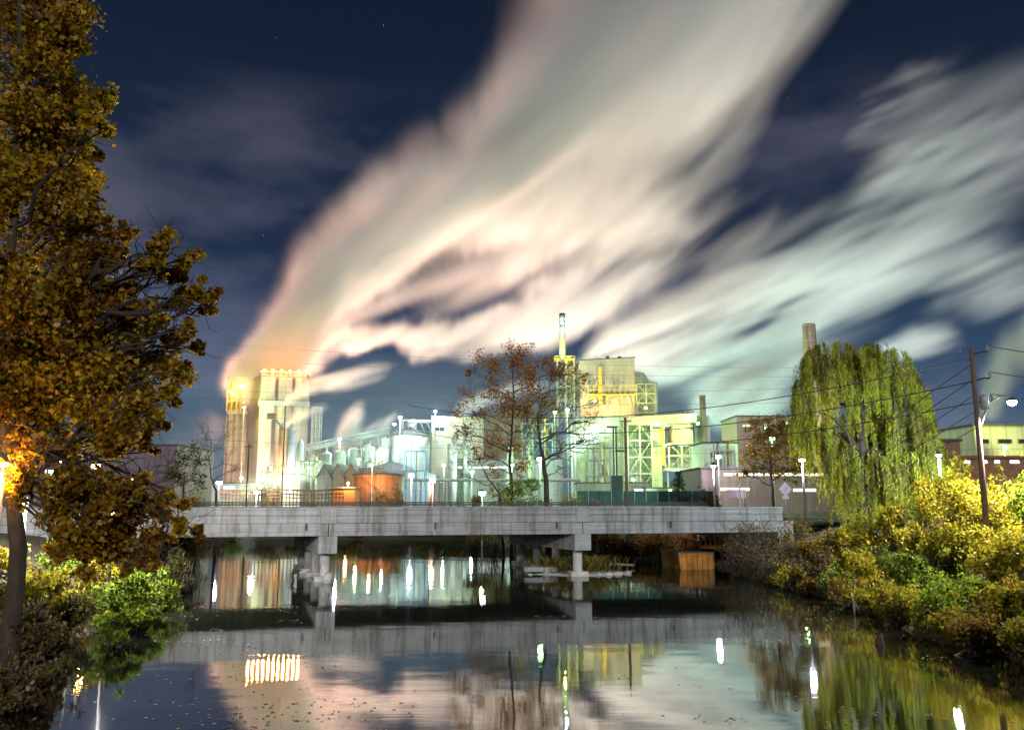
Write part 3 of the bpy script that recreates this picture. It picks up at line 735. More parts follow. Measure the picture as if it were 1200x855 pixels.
ORD = 'first second third fourth fifth sixth seventh eighth ninth tenth eleventh twelfth thirteenth fourteenth fifteenth sixteenth seventeenth eighteenth nineteenth twentieth'.split()
for i in range(20):
    px = 236 + i * 21.5 + 6 * math.sin(i * 2.7)
    shrub('shrub', px, 622 - 3 * abs(math.sin(i * 1.3)), 17 + 5 * math.sin(i * 2.1), 116 + math.sin(i * 1.9), 1000, (OLV, BRN, GRN, BRN, OCH)[i % 5], ORD[i] + ' bush from the left in the ' + 'low row along the far shoreline', group='bushes along the far shoreline', leaf=0.18, sq=0.8, stems=30)
for i, Y in enumerate((71, 73.5, 75.5, 77, 78, 79, 80.5, 83, 86, 90, 94, 99)):
    xr = lerp_tab(RIGHT, Y) + 1.0 + 0.5 * math.sin(i * 2.3); z = 1.0 + 0.3 * math.sin(i * 1.7)
    shrub('shrub', 600 + xr / Y * 1012.6, 587 + (5 - z) / Y * 1000, (1.7 + 0.3 * math.sin(i * 3.1)) / Y * 1000, Y, 1600, (BRN, RUST, OCH, RUST, BRN)[i % 5], ORD[i] + ' rusty brown bush from the barge along the shore behind the bridge', group='rusty brush on the shore behind the bridge', leaf=0.15, sq=0.85, stems=40)
# grass tuft and grass edge
def grass(name, cx_, cy_, rx, ry, n, h, label, z=None, mat=None):
    g = np.random.default_rng(int(n)); pts = g.normal(size=(n, 2)) * np.array([rx, ry]) * 0.5 + np.array([cx_, cy_])
    zz = np.array([max(gz(p[0], p[1]), 0.0) if z is None else z for p in pts]) - 0.03
    hh = h * g.uniform(0.5, 1.2, n); lean = g.normal(size=(n, 2)) * 0.35 * hh[:, None]
    w = 0.022; a = g.uniform(0, 6.28, n); dx = np.cos(a) * w; dy = np.sin(a) * w
    V = np.empty((n, 4, 3))
    V[:, 0] = np.c_[pts[:, 0] - dx, pts[:, 1] - dy, zz]; V[:, 1] = np.c_[pts[:, 0] + dx, pts[:, 1] + dy, zz]
    V[:, 2] = np.c_[pts[:, 0] + dx * .5 + lean[:, 0] * .6, pts[:, 1] + dy * .5 + lean[:, 1] * .6, zz + hh * .7]
    V[:, 3] = np.c_[pts[:, 0] + lean[:, 0], pts[:, 1] + lean[:, 1], zz + hh]
    o = np_mesh(name, V.reshape(-1, 3), np.arange(n * 4).reshape(n, 4), mat, None, np.repeat(g.random(n), 4))
    return tag(o, label, 'grass', kind='stuff')
GRS = leafmat('dry_grass', [(0.0, (0.05, 0.035, 0.010)), (0.5, (0.12, 0.10, 0.016)), (1.0, (0.22, 0.17, 0.03))], 0.3)
q = P(676, 668, 62)
grass('grass', q.x, q.y, 2.6, 2.0, 1500, 1.0, 'dry yellow grass on the shoal beside the second pier', 0.18, GRS)
# bank grass, strewn along both shores
g = np.random.default_rng(77); pl_ = []
while len(pl_) < 16000:
    y = g.uniform(18, 62); x = g.uniform(-30, 26); d = inside(x, y)
    if -4.5 < d < 0.1: pl_.append((x, y))
pl_ = np.array(pl_); n = len(pl_)
zz = np.array([gz(a, b_) for a, b_ in pl_]); hh = g.uniform(0.15, 0.55, n); lean = g.normal(size=(n, 2)) * 0.3 * hh[:, None]; a = g.uniform(0, 6.28, n)
V = np.empty((n, 4, 3)); dx = np.cos(a) * 0.012; dy = np.sin(a) * 0.012
V[:, 0] = np.c_[pl_[:, 0] - dx, pl_[:, 1] - dy, zz]; V[:, 1] = np.c_[pl_[:, 0] + dx, pl_[:, 1] + dy, zz]
V[:, 2] = np.c_[pl_[:, 0] + dx + lean[:, 0] * .6, pl_[:, 1] + dy + lean[:, 1] * .6, zz + hh * .7]; V[:, 3] = np.c_[pl_[:, 0] + lean[:, 0], pl_[:, 1] + lean[:, 1], zz + hh]
o = np_mesh('bank_grass', V.reshape(-1, 3), np.arange(n * 4).reshape(n, 4), GRS, None, np.repeat(g.random(n), 4)); tag(o, 'dry grass fringing both river banks', 'grass', kind='stuff')

# fallen leaves floating on the river
g = np.random.default_rng(8); pts = []
while len(pts) < 1150:      # drifts drawn out along the slow current
    y0 = 17 + 36 * g.random() ** 1.4; x0 = (-0.27 * y0 + g.normal() * 0.11 * y0) if g.random() < 0.62 else (0.32 * y0 + g.normal() * 0.09 * y0)
    ln = g.uniform(0.3, 2.6); an = g.normal() * 0.25
    for k in range(int(g.uniform(3, 26))):
        t = g.normal() * ln; x = x0 + t * math.cos(an) + g.normal() * .12; y = y0 + t * math.sin(an) + g.normal() * .25
        if inside(x, y) > 0.3 and y > 15: pts.append((x, y, 0.008))
pts = np.array(pts); u = g.uniform(0, 6.28, len(pts)); sz = g.uniform(0.05, 0.14, len(pts))
sh = np.array([(-.5, 0), (-.2, .3), (.2, .26), (.5, 0), (.2, -.26), (-.2, -.3)]); V = np.empty((len(pts), 6, 3))
for i, (p, q) in enumerate(sh):
    V[:, i] = pts + np.c_[(p * np.cos(u) - q * np.sin(u)) * sz, (p * np.sin(u) + q * np.cos(u)) * sz, np.zeros(len(pts)) + 0.01 * abs(q)]
o = np_mesh('floating_leaves', V.reshape(-1, 3), np.arange(len(pts) * 6).reshape(-1, 6), leafmat('fallen_leaf', [(0, (0.25, 0.17, 0.08)), (0.5, (0.45, 0.33, 0.18)), (1, (0.65, 0.55, 0.40))], 0.1), None, np.repeat(g.random(len(pts)), 6))
tag(o, 'fallen leaves scattered on the water surface', 'leaves', kind='stuff')

# far wooded rise on the right: reads as one dark mass
g = np.random.default_rng(4); n = 14000
x = g.uniform(270, 700, n); y = g.uniform(440, 720, n); zz = np.array([gz(a_, b_) for a_, b_ in zip(x, y)])
C = np.c_[x, y, zz + g.uniform(0, 9, n)]
o = leaves('far_woods', C, 3.2, OLV, None, g=g); tag(o, 'dark wooded hillside far beyond the works', 'woods', kind='stuff')
# ------------------------------------------------------------------ the works
def panelmat(name, c1, c2, w, h, rough=0.7, line=0.6, var=0.12, metal=0.0, streak=True):
    """sheeted or poured wall: panel joints from a brick pattern on x+y and z, rain streaks from stretched noise"""
    if name in MATS: return MATS[name]
    m, nt, out = newmat(name)
    b = nt.nodes.new('ShaderNodeBsdfPrincipled'); b.inputs['Roughness'].default_value = rough; b.inputs['Metallic'].default_value = metal
    tc = nt.nodes.new('ShaderNodeTexCoord'); sp = nt.nodes.new('ShaderNodeSeparateXYZ'); L(nt, tc.outputs['Object'], sp.inputs[0])
    ad = nt.nodes.new('ShaderNodeMath'); L(nt, sp.outputs[0], ad.inputs[0]); L(nt, sp.outputs[1], ad.inputs[1])
    cb = nt.nodes.new('ShaderNodeCombineXYZ'); L(nt, ad.outputs[0], cb.inputs[0]); L(nt, sp.outputs[2], cb.inputs[1])
    bk = nt.nodes.new('ShaderNodeTexBrick'); bk.offset = 0.0; bk.inputs['Scale'].default_value = 1.0
    bk.inputs['Brick Width'].default_value = w; bk.inputs['Row Height'].default_value = h; bk.inputs['Mortar Size'].default_value = min(w, h) * 0.03
    bk.inputs['Color1'].default_value = (*c1, 1); bk.inputs['Color2'].default_value = (*[x * (1 - var) for x in c1], 1)
    bk.inputs['Mortar'].default_value = (*[x * line for x in c1], 1); L(nt, cb.outputs[0], bk.inputs['Vector'])
    n = noise(nt, 0.9, 5, 0.65, stretch=(1, 1, 0.12)); r = ramp(nt, n.outputs['Fac'], [(0.35, tuple(c2)), (0.6, (1, 1, 1))])
    mx = nt.nodes.new('ShaderNodeMixRGB'); mx.blend_type = 'MULTIPLY'; mx.inputs[0].default_value = 1.0 if streak else 0.4
    L(nt, bk.outputs[0], mx.inputs[1]); L(nt, r.outputs[0], mx.inputs[2]); L(nt, mx.outputs[0], b.inputs['Base Color'])
    L(nt, b.outputs[0], out.inputs[0]); MATS[name] = m; return m
STAIN = (0.76, 0.72, 0.66)
SILO_W = panelmat('silo_concrete', (0.34, 0.34, 0.31), STAIN, 2.6, 2.4)
SILO_P = panelmat('pinkish_concrete', (0.33, 0.22, 0.18), STAIN, 2.2, 2.6)
PINK = panelmat('faded_pink_cladding', (0.36, 0.25, 0.22), STAIN, 5.2, 6.0, line=0.75)
GREY = panelmat('grey_cladding', (0.20, 0.21, 0.21), STAIN, 1.5, 5.0)
LGREY = panelmat('pale_grey_cladding', (0.27, 0.30, 0.27), STAIN, 3.0, 4.0)
CREAM = panelmat('cream_cladding', (0.36, 0.31, 0.23), STAIN, 2.0, 3.2)
BROWN = panelmat('brown_cladding', (0.13, 0.09, 0.08), (0.7, 0.65, 0.6), 1.2, 2.6)
LILAC = panelmat('pale_metal_roof', (0.36, 0.36, 0.40), (0.75, 0.75, 0.75), 0.8, 12, 0.5)
ORANGE = panelmat('orange_tank_paint', (0.50, 0.20, 0.07), (0.70, 0.66, 0.6), 2.4, 2.4, 0.6)
BRICK = surf('old_brick', (0.24, 0.13, 0.08), (0.12, 0.06, 0.04), 3, 0.9)
STEEL = surf('galvanised_steel', (0.34, 0.35, 0.35), (0.22, 0.22, 0.21), 2, 0.55, 0.3)
STEEL_G = surf('green_grey_steel', (0.22, 0.28, 0.24), (0.14, 0.17, 0.15), 2, 0.6, 0.2)
YELLOW = surf('yellow_steel', (0.55, 0.36, 0.03), (0.36, 0.22, 0.03), 2, 0.6)
BLUE_S = surf('blue_scaffold_steel', (0.06, 0.14, 0.22), (0.04, 0.08, 0.12), 2, 0.6)
RUSTY = surf('rusty_steel', (0.20, 0.085, 0.03), (0.10, 0.04, 0.02), 3, 0.85, c3=(0.28, 0.13, 0.04))
WOODP = surf('pole_wood', (0.15, 0.095, 0.06), (0.07, 0.045, 0.03), 4, 0.9, stretch=(1, 1, 0.1))
WHITE = surf('white_paint', (0.55, 0.55, 0.53), (0.38, 0.38, 0.36), 1.2, 0.6)
DARK = surf('dark_recess', (0.03, 0.03, 0.03), (0.02, 0.02, 0.02), 2, 0.8)
ROOFD = surf('dark_felt_roof', (0.09, 0.085, 0.09), (0.05, 0.048, 0.05), 1, 0.9)
GREEN_F = surf('green_screen_mesh', (0.025, 0.10, 0.075), (0.015, 0.06, 0.045), 1.5, 0.8)
GLASS_D = surf('dark_window_glass', (0.02, 0.024, 0.03), (0.015, 0.018, 0.02), 2, 0.12, spec=0.8)
G0 = 3.1
def X(px, Y, py=560): return P(px, py, Y).x
def Zp(py, Y, px=600): return P(px, py, Y).z
def pbox(k, x0, x1, yt, yb, Y, D, dy=0.0):
    """box whose front covers photo columns x0..x1 and rows yt..yb at distance Y, D deep"""
    a = P(x0, (yt + yb) / 2, Y); b = P(x1, (yt + yb) / 2, Y); z1 = Zp(yt, Y); z0 = max(Zp(yb, Y), G0 - 0.3)
    return k.box(((a.x + b.x) / 2, Y + D / 2 + dy, (z0 + z1) / 2), (b.x - a.x, D, z1 - z0))
def thing(name, px, Y, label, cat, group=None): return empty(name, (0, 0, 0), 0, label, cat, group)
def at_base(root, x, y, z=G0):
    """put the Empty at the base without moving its parts"""
    root.location = (x, y, z)
    for c in kids(root): c.location = Vector(c.location) - Vector((x, y, z))
def frame(k, x0, x1, y0, y1, z0, z1, nx, nz, r=0.12, braces=True, ny=1):
    """open steel frame: columns, beams, cross braces"""
    xs = np.linspace(x0, x1, nx + 1); zs = np.linspace(z0, z1, nz + 1); ys = (y0, y1)
    for y in ys:
        for x in xs: k.box((x, y, (z0 + z1) / 2), (2 * r, 2 * r, z1 - z0))
        for z in zs[1:]: k.box(((x0 + x1) / 2, y + 0.002, z), (x1 - x0, 1.6 * r, 1.6 * r))
        if braces:
            for i in range(nx):
                for j in range(nz):
                    if (i + j) % 2 == 0: k.tube([(xs[i], y, zs[j]), (xs[i + 1], y, zs[j + 1])], r * 0.55, 4)
                    else: k.tube([(xs[i + 1], y, zs[j]), (xs[i], y, zs[j + 1])], r * 0.55, 4)
    for x in xs:
        for z in zs[1:]: k.box((x, (y0 + y1) / 2, z + 0.004), (1.5 * r, y1 - y0, 1.5 * r))
def rail(k, pts, h=1.1, r=0.05):
    pts = [Vector(p) for p in pts]
    for a, b in zip(pts[:-1], pts[1:]):
        for f in (0.5, 1.0): k.tube([a + Vector((0, 0, h * f)), b + Vector((0, 0, h * f))], r, 4)
        n = max(1, int((b - a).length / 1.8))
        for i in range(n + 1):
            p = a.lerp(b, i / n); k.tube([p, p + Vector((0, 0, h))], r, 4)

# ---- silo house with the big plume
Y = 330.0
ro = thing('silo_house', 330, Y, 'tallest pale silo house with three white ribs and amber lit roof', 'silo')
zt = Zp(443, Y); zg = Zp(475, Y)
c0 = P(303, 500, 322); c1 = P(361, 500, 326); c2 = P(290, 500, 338)
dside = Vector((c2.x - c0.x, c2.y - c0.y, 0)); foot = [(c0.x, c0.y), (c1.x, c1.y), (c1.x + dside.x, c1.y + dside.y), (c2.x, c2.y)]
def poly_prism(k, pts, z0, z1):
    n = len(pts); vs = [(x, y, z0) for x, y in pts] + [(x, y, z1) for x, y in pts]
    return k.add(vs, [tuple(range(n - 1, -1, -1)), tuple(range(n, 2 * n))] + [(i, (i + 1) % n, n + (i + 1) % n, n + i) for i in range(n)])
poly_prism(MB(), foot, G0 - 0.3, zt).build('wall', SILO_P, ro)
fu = (Vector((c1.x, c1.y, 0)) - Vector((c0.x, c0.y, 0))); fl = fu.length; fu.normalize(); fn = Vector((fu.y, -fu.x, 0))
for a, b in ((0.01, 0.30), (0.37, 0.64), (0.71, 0.99)):
    k = MB(); poly_prism(k, [tuple((Vector((c0.x, c0.y, 0)) + fu * fl * t + fn * o_)[:2]) for t, o_ in ((a, -0.02), (a, 0.55), ((a + b) / 2, 0.95), (b, 0.55), (b, -0.02))], G0 - 0.2, zt - 0.6)
    k.build('rib', SILO_W, ro)
for t in (0.335, 0.675):  # dark strips paint the shade in the gaps between the ribs
    k = MB(); poly_prism(k, [tuple((Vector((c0.x, c0.y, 0)) + fu * fl * (t + d) + fn * o_)[:2]) for d, o_ in ((-0.03, 0.004), (-0.03, 0.03), (0.03, 0.03), (0.03, 0.004))], zg, zt - 0.5)
    k.build('recess_shade', BROWN, ro)
k = MB(); poly_prism(k, [tuple((Vector((c0.x, c0.y, 0)) + fu * fl * t + fn * o_)[:2]) for t, o_ in ((-0.02, 0.9), (-0.02, 1.6), (1.02, 1.6), (1.02, 0.9))], Zp(478, Y), Zp(472, Y))
gl = k.build('gallery', STEEL, ro)
k = MB(); ga = Vector((c0.x, c0.y, 0)) + fn * 1.55; rail(k, [tuple(ga + Vector((0, 0, Zp(472, Y)))), tuple(ga + fu * fl + Vector((0, 0, Zp(472, Y))))], 1.2, 0.07); k.build('handrail', STEEL, gl)
k = MB(); ins = 1.0
poly_prism(k, foot, zt + 0.003, zt + 0.5)
k.build('parapet', CREAM, ro)
for t in np.linspace(0.06, 0.94, 6):
    p = Vector((c0.x, c0.y, 0)) + fu * fl * t - fn * 1.0; MB().cyl((p.x, p.y, zt + 0.5), 0.55, 2.0, 12).build('roof_vent', STEEL, ro)
k = MB(); pa = Vector((c0.x, c0.y, zt + 1.5)) + fn * .05; k.tube([pa, pa + fu * fl], .07, 4)
for t in np.linspace(0, 1, 9):
    p = Vector((c0.x, c0.y, 0)) + fu * fl * t + fn * 0.05; k.box((p.x, p.y, zt + 1.0), (0.12, 0.12, 1.1))
k.build('roof_rail', YELLOW, ro)
at_base(ro, c0.x, c0.y)
# ---- left silo row with an open top frame, yellow light put into its colour
ro = thing('silo_row', 277, 336, 'pinkish round silos under an open yellow lit top frame at far left of the works', 'silo')
for px in (269, 276.5, 284):
    p = P(px, 530, 338); MB().cyl((p.x, p.y, G0 - .3), 1.45, Zp(484, 338) - G0, 20).build('silo_barrel', SILO_P, ro, smooth=True)
k = MB(); pbox(k, 266, 290, 482, 485, 336.5, 6); k.build('top_slab', CREAM, ro)
k = MB(); frame(k, X(266.5, 337, 465), X(289, 337, 465), 337, 342, Zp(482, 337), Zp(445, 337), 4, 3, 0.22, False); k.build('top_frame', YELLOW, ro)
k = MB(); pbox(k, 268, 281, 447, 481, 342.3, 0.4); k.build('back_wall', YELLOW, ro)
k = MB(); pbox(k, 266, 290, 441, 445, 336.6, 6.5); k.build('top_roof', CREAM, ro)
k = MB(); pbox(k, 262.5, 266, 487, 578, 338, 5); k.build('side_annex', SILO_P, ro)
at_base(ro, X(277, 338), 338)
# ---- bucket elevator and small bins in front of the silo house
Y = 300
ro = thing('bucket_elevator', 318, Y, 'slender brown bucket elevator with sloping spout before the silo house', 'elevator')
k = MB(); pbox(k, 316.3, 320, 491, 590, Y, 1.1); k.build('leg_casing', BROWN, ro)
k = MB(); pbox(k, 313, 323, 484, 491, Y - .3, 2.0); k.build('head_box', RUSTY, ro)
k = MB(); k.tube([P(321, 489, Y), P(332, 502, Y)], 0.4, 6); k.build('spout', BROWN, ro)
k = MB(); a = P(310, 491, Y); b = P(324, 491, Y); k.box(((a.x + b.x) / 2, Y + .5, a.z), (b.x - a.x, 2.6, .15)); rail(k, [(a.x, Y - .8, a.z), (b.x, Y - .8, a.z)], 1.1); k.build('platform', STEEL, ro)
at_base(ro, X(318, Y), Y)
def bin_(px, r, top, Y, mat, label, name='storage_bin', cat='bin', cone=2.0, group=None, ladder=True):
    p = P(px, 550, Y); h = Zp(top, Y) - G0; rr = r * M_PX(Y)
    ro = empty(name, (p.x, p.y, G0), 0, label, cat, group)
    MB().cyl((0, 0, -.3), rr, h + .3, 28).build('shell', mat, ro, smooth=True)
    MB().lathe((0, 0, h), [(rr * 1.02, -0.02), (rr * 1.02, 0.15), (rr * 0.15, cone), (rr * .12, cone + .3)], 28).build('roof', STEEL, ro)
    if ladder:
        k = MB(); 
        for dx in (-.25, .25): k.box((dx + rr * .3, -rr * .97 - .1, h / 2), (.06, .06, h))
        z = 0.3
        while z < h: k.box((rr * .3, -rr * .97 - .1, z), (.44, .05, .05)); z += .5
        k.build('ladder', STEEL, ro)
    return ro
bin_(329, 4.6, 502, 303, ORANGE, 'narrow orange bin under the spout of the bucket elevator')
bin_(340, 6, 503, 306, panelmat('blue_grey_sheet', (0.22, 0.26, 0.30), STAIN, 1, 2), 'blue grey bin right of the narrow orange bin')
bin_(351, 4, 520, 300, LGREY, 'small pale bin at the right foot of the silo house')
ro = thing('lattice_tower', 369, 318, 'slender twin lattice tower standing in steam right of the silo house', 'tower')
k = MB(); frame(k, X(364.5, 318, 520), X(374, 318, 520), 318, 321, G0, Zp(477, 318), 2, 10, 0.16); k.build('lattice', STEEL, ro)
for px in (367, 372):
    p = P(px, 520, 319.5); MB().cyl((p.x, p.y, G0), 0.7, Zp(480, 319) - G0, 14).build('riser_pipe', LGREY, ro, smooth=True)
at_base(ro, X(369, 318), 318)
# ---- low bright loading buildings at the foot of the silos
def shed(name, x0, x1, yt, Y, D, mat, label, cat='shed', roof=ROOFD, ridge=None, doors=(), windows=(), group=None, over=0.25, lit=None):
    """box building; ridge: photo row of a gable apex seen end-on"""
    xa, xb = X(x0, Y), X(x1, Y); h = Zp(yt, Y) - G0; w = xb - xa
    ro = empty(name, ((xa + xb) / 2, Y, G0), 0, label, cat, group)
    k = MB()
    if ridge is None:
        k.box((0, D / 2, h / 2 - .15), (w, D, h + .3)); wl = k.build('wall', mat, ro)
        MB().box((0, D / 2, h + .16), (w + 2 * over, D + 2 * over, .3)).build('roof', roof, ro)
    else:
        hr = Zp(ridge, Y) - G0
        k.prism([(-w / 2, -.3), (w / 2, -.3), (w / 2, h), (0, hr), (-w / 2, h)], 0, D); wl = k.build('wall', mat, ro)
        q = MB()
        for sgn in (-1, 1):
            q.add([(sgn * (w / 2 + over), -over, h - over * .8 + .05), (0, -over, hr + .06), (0, D + over, hr + .06), (sgn * (w / 2 + over), D + over, h - over * .8 + .05),
                   (sgn * (w / 2 + over), -over, h - over * .8 + .3), (0, -over, hr + .31), (0, D + over, hr + .31), (sgn * (w / 2 + over), D + over, h - over * .8 + .3)],
                  [(0, 3, 2, 1), (4, 5, 6, 7), (0, 1, 5, 4), (2, 3, 7, 6), (0, 4, 7, 3), (1, 2, 6, 5)])
        q.build('roof', roof, ro)
    for (a, b, t, bt) in doors:
        xa_, xb_ = X(a, Y) - ro.location.x, X(b, Y) - ro.location.x; z1, z0 = Zp(t, Y) - G0, max(0, Zp(bt, Y) - G0)
        MB().box(((xa_ + xb_) / 2, -0.03, (z0 + z1) / 2), (xb_ - xa_, .1, z1 - z0)).build('door', STEEL, ro)
    for (a, b, t, bt) in windows:
        xa_, xb_ = X(a, Y) - ro.location.x, X(b, Y) - ro.location.x; z1, z0 = Zp(t, Y) - G0, Zp(bt, Y) - G0
        f = MB().box(((xa_ + xb_) / 2, -0.04, (z0 + z1) / 2), (xb_ - xa_, .12, z1 - z0)).build('window', STEEL, ro)
        n = max(1, int((xb_ - xa_) / 1.6)); k = MB(); ww = (xb_ - xa_) / n
        for i in range(n): k.box((xa_ + ww * (i + .5), -0.11, (z0 + z1) / 2), (ww * .86, .05, (z1 - z0) * .8))
        k.build('pane', lit or GLASS_D, f)
    return ro
WARMWIN = glow('lit_window', (1.0, 0.92, 0.55), 2.6)
COOLWIN = glow('lit_window_cool', (0.86, 1.0, 0.92), 2.2)
shed('loading_shed', 222, 345, 566, 262, 14, WHITE, 'long low white loading shed at the foot of the silos', lit=COOLWIN, windows=[(262, 276, 569, 573)], doors=[(300, 310, 570, 588)])
shed('pump_house', 330, 352, 556, 250, 8, WHITE, 'small bright white pump house before the silos')
shed('gabled_shed', 372, 387, 559, 240, 16, LGREY, 'leftmost of the three narrow gabled sheds', ridge=544, group='narrow gabled sheds', doors=[(377, 382, 566, 588)])
shed('gabled_shed', 388, 402, 559, 243, 16, CREAM, 'middle of the three narrow gabled sheds', ridge=544, group='narrow gabled sheds')
shed('gabled_shed', 403, 419, 559, 246, 16, surf('cladding_with_painted_orange_light', (0.42, 0.26, 0.14), (0.3, 0.17, 0.09), 1), 'gabled shed with orange light in its colour beside the orange tank', ridge=544, group='narrow gabled sheds')  # orange lamplight is put into this cladding colour
shed('storage_shed', 408, 508, 556, 262, 20, LILAC, 'long low pale roofed shed behind the orange tank', ridge=541, roof=LILAC)
shed('tool_shed', 390, 416, 572, 190, 7, RUSTY, 'low brown tool shed between gabled sheds and orange tank')
# ---- orange tank
Y = 200; p = P(443, 570, Y + 6); rr = 30 * M_PX(Y); h = Zp(556, Y) - G0
ro = empty('storage_tank', (p.x, p.y, G0), 0, 'squat orange storage tank with a railed dark rim', 'tank')
MB().cyl((0, 0, -.3), rr, h + .3, 48).build('shell', ORANGE, ro, smooth=True)
MB().lathe((0, 0, h), [(rr + .12, -.02), (rr + .12, .25), (rr * .2, .9), (rr * .1, .92)], 48).build('roof', ROOFD, ro)
k = MB(); ring = [(rr * math.cos(a), rr * math.sin(a), h + .2) for a in np.linspace(0, 6.2832, 25)]; rail(k, ring, .9, .04); k.build('handrail', STEEL, ro)
k = MB()
for i in range(18):
    a = -0.6 - i * 0.085; k.box(((rr + .45) * math.cos(a), (rr + .45) * math.sin(a), h * i / 18 + .3), (.8, .5, .06), a)
k.build('stair', STEEL, ro)
bin_(507, 4, 565, 185, ORANGE, 'small rusty bin lit by a warm floodlight', cone=.6)
# ---- grey tank with conical roof, gantry
Y = 290; p = P(481, 540, Y + 8); rr = 23.5 * M_PX(Y); h = Zp(509, Y) - G0
ro = empty('cone_roof_tank', (p.x, p.y, G0), 0, 'large pale grey tank with low conical roof and lamps on top', 'tank')
MB().cyl((0, 0, -.3), rr, h + .3, 48).build('shell', LGREY, ro, smooth=True)
MB().lathe((0, 0, h), [(rr + .15, -.02), (rr + .15, .2), (1.2, 2.6), (1.1, 3.2)], 48).build('roof', ROOFD, ro)
k = MB(); ring = [(rr * math.cos(a), rr * math.sin(a), h + .25) for a in np.linspace(0, 6.2832, 31)]; rail(k, ring, 1.1, .05); k.build('handrail', STEEL, ro)
k = MB(); frame(k, -3, 1.5, -2, 2, h + 2.4, h + 5.6, 2, 1, .14); k.build('gantry', STEEL, ro)
bin_(451, 5, 515, 296, LGREY, 'tall narrow pale bin at the left of the cone roofed tank', cone=1)
ro = thing('conveyor_bridge', 500, 290, 'short enclosed conveyor bridge from the cone roofed tank to the beige building', 'conveyor')
k = MB(); pbox(k, 481, 508, 491.5, 494.5, 289, 2.6); k.build('casing', CREAM, ro)
k = MB()
for px in (492, 500): k.tube([P(px, 494, 290), P(px + 6, 507, 297)], .18, 4)
k.build('strut', STEEL, ro); at_base(ro, X(500, 290), 290)
shed('process_building', 505, 566, 488, 298, 22, CREAM, 'beige flat roofed process building left of the central trees', 'building', windows=[(509, 520, 500, 505)], doors=[(512, 519, 512, 522)])
shed('process_building', 566, 612, 486, 304, 20, BROWN, 'dark brown process building behind the rust brown tree', 'building')
shed('process_building', 530, 660, 538, 280, 12, LGREY, 'low pale building behind the central trees', 'building', windows=[(536, 600, 546, 549)], lit=COOLWIN)
# ---- inclined conveyor, small tanks on the low rise
ro = thing('inclined_conveyor', 410, 310, 'long inclined conveyor on trestle legs rising toward the cone roofed tank', 'conveyor')
a = P(358, 528, 310); b = P(456, 508, 310); k = MB()
for z in (0, 2.2):
    for dy in (0, 2.4): k.tube([a + Vector((0, dy, z)), b + Vector((0, dy, z))], .2, 4)
for i in range(24):
    q = a.lerp(b, i / 24); q2 = a.lerp(b, (i + 1) / 24); k.tube([q, q2 + Vector((0, 0, 2.2))], .1, 4); k.tube([q, q + Vector((0, 0, 2.2))], .1, 4)
k.build('truss', STEEL_G, ro)
k = MB(); vs = [a + Vector((0, .2, .3)), b + Vector((0, .2, .3)), b + Vector((0, 2.2, .3)), a + Vector((0, 2.2, .3)), a + Vector((0, .2, 1.3)), b + Vector((0, .2, 1.3)), b + Vector((0, 2.2, 1.3)), a + Vector((0, 2.2, 1.3))]
k.add(vs, [(0, 3, 2, 1), (4, 5, 6, 7), (0, 1, 5, 4), (2, 3, 7, 6), (0, 4, 7, 3), (1, 2, 6, 5)]); k.build('belt_casing', LGREY, ro)
for i in (1, 6, 11, 16, 21):
    q = a.lerp(b, i / 24); k = MB()
    for dy in (0, 2.4): k.tube([q + Vector((0, dy, 0)), Vector((q.x, q.y + dy, G0))], .2, 4)
    k.build('leg', STEEL_G, ro)
at_base(ro, a.x, 310)
for i, (px, r, top, Yt, mt, lb_) in enumerate([(366, 6, 536, 288, WHITE, 'white process tank beside the lattice tower foot'), (382, 6, 532, 292, STEEL_G, 'green grey process tank under the low end of the inclined conveyor'),
        (398, 7, 530, 290, LGREY, 'pale process tank under the lamp on the inclined conveyor'), (415, 7, 527, 292, STEEL_G, 'green grey process tank under the middle of the inclined conveyor'),
        (432, 7, 524, 291, LGREY, 'pale process tank under the upper end of the inclined conveyor'), (446, 6, 528, 286, WHITE, 'white process tank left of the cone roofed tank')]):
    bin_(px, r, top, Yt, mt, lb_, 'process_tank', 'tank', 1.0, 'process tanks along the inclined conveyor')
# ---- blue scaffold tower with aerial
ro = thing('scaffold_tower', 485, 190, 'open blue steel scaffold tower with a thin aerial', 'tower')
k = MB(); frame(k, X(473.5, 190), X(497.5, 190), 190, 193.5, G0, Zp(528, 190), 2, 3, .10, False); k.build('frame', BLUE_S, ro)
k = MB(); p = P(482, 540, 191); k.tube([(p.x, 191, G0), (p.x, 191, Zp(519, 190))], .07, 6); k.build('aerial', BLUE_S, ro); at_base(ro, X(485, 190), 190)
# ---- pipe rack / trestle along the far bank
Y = 124; ro = thing('pipe_trestle', 330, Y, 'rust brown pipe trestle on many posts along the far bank', 'trestle')
xa, xb = X(256, Y), X(402, Y)
for z, r in ((Zp(574, Y), .12), (Zp(579, Y), .09), (Zp(583, Y), .07)):
    pts = [(x, Y + .3 * math.sin(x), z + .08 * math.sin(x * .7)) for x in np.linspace(xa, xb, 24)]
    MB().tube(pts, r, 6).build('pipe', RUSTY, ro)
n = 36
for i in range(n):
    x = xa + (xb - xa) * i / (n - 1); MB().box((x, Y + .5, (G0 + Zp(575, Y)) / 2), (.12, .12, Zp(575, Y) - G0)).build('post', RUSTY, ro)
at_base(ro, (xa + xb) / 2, Y)
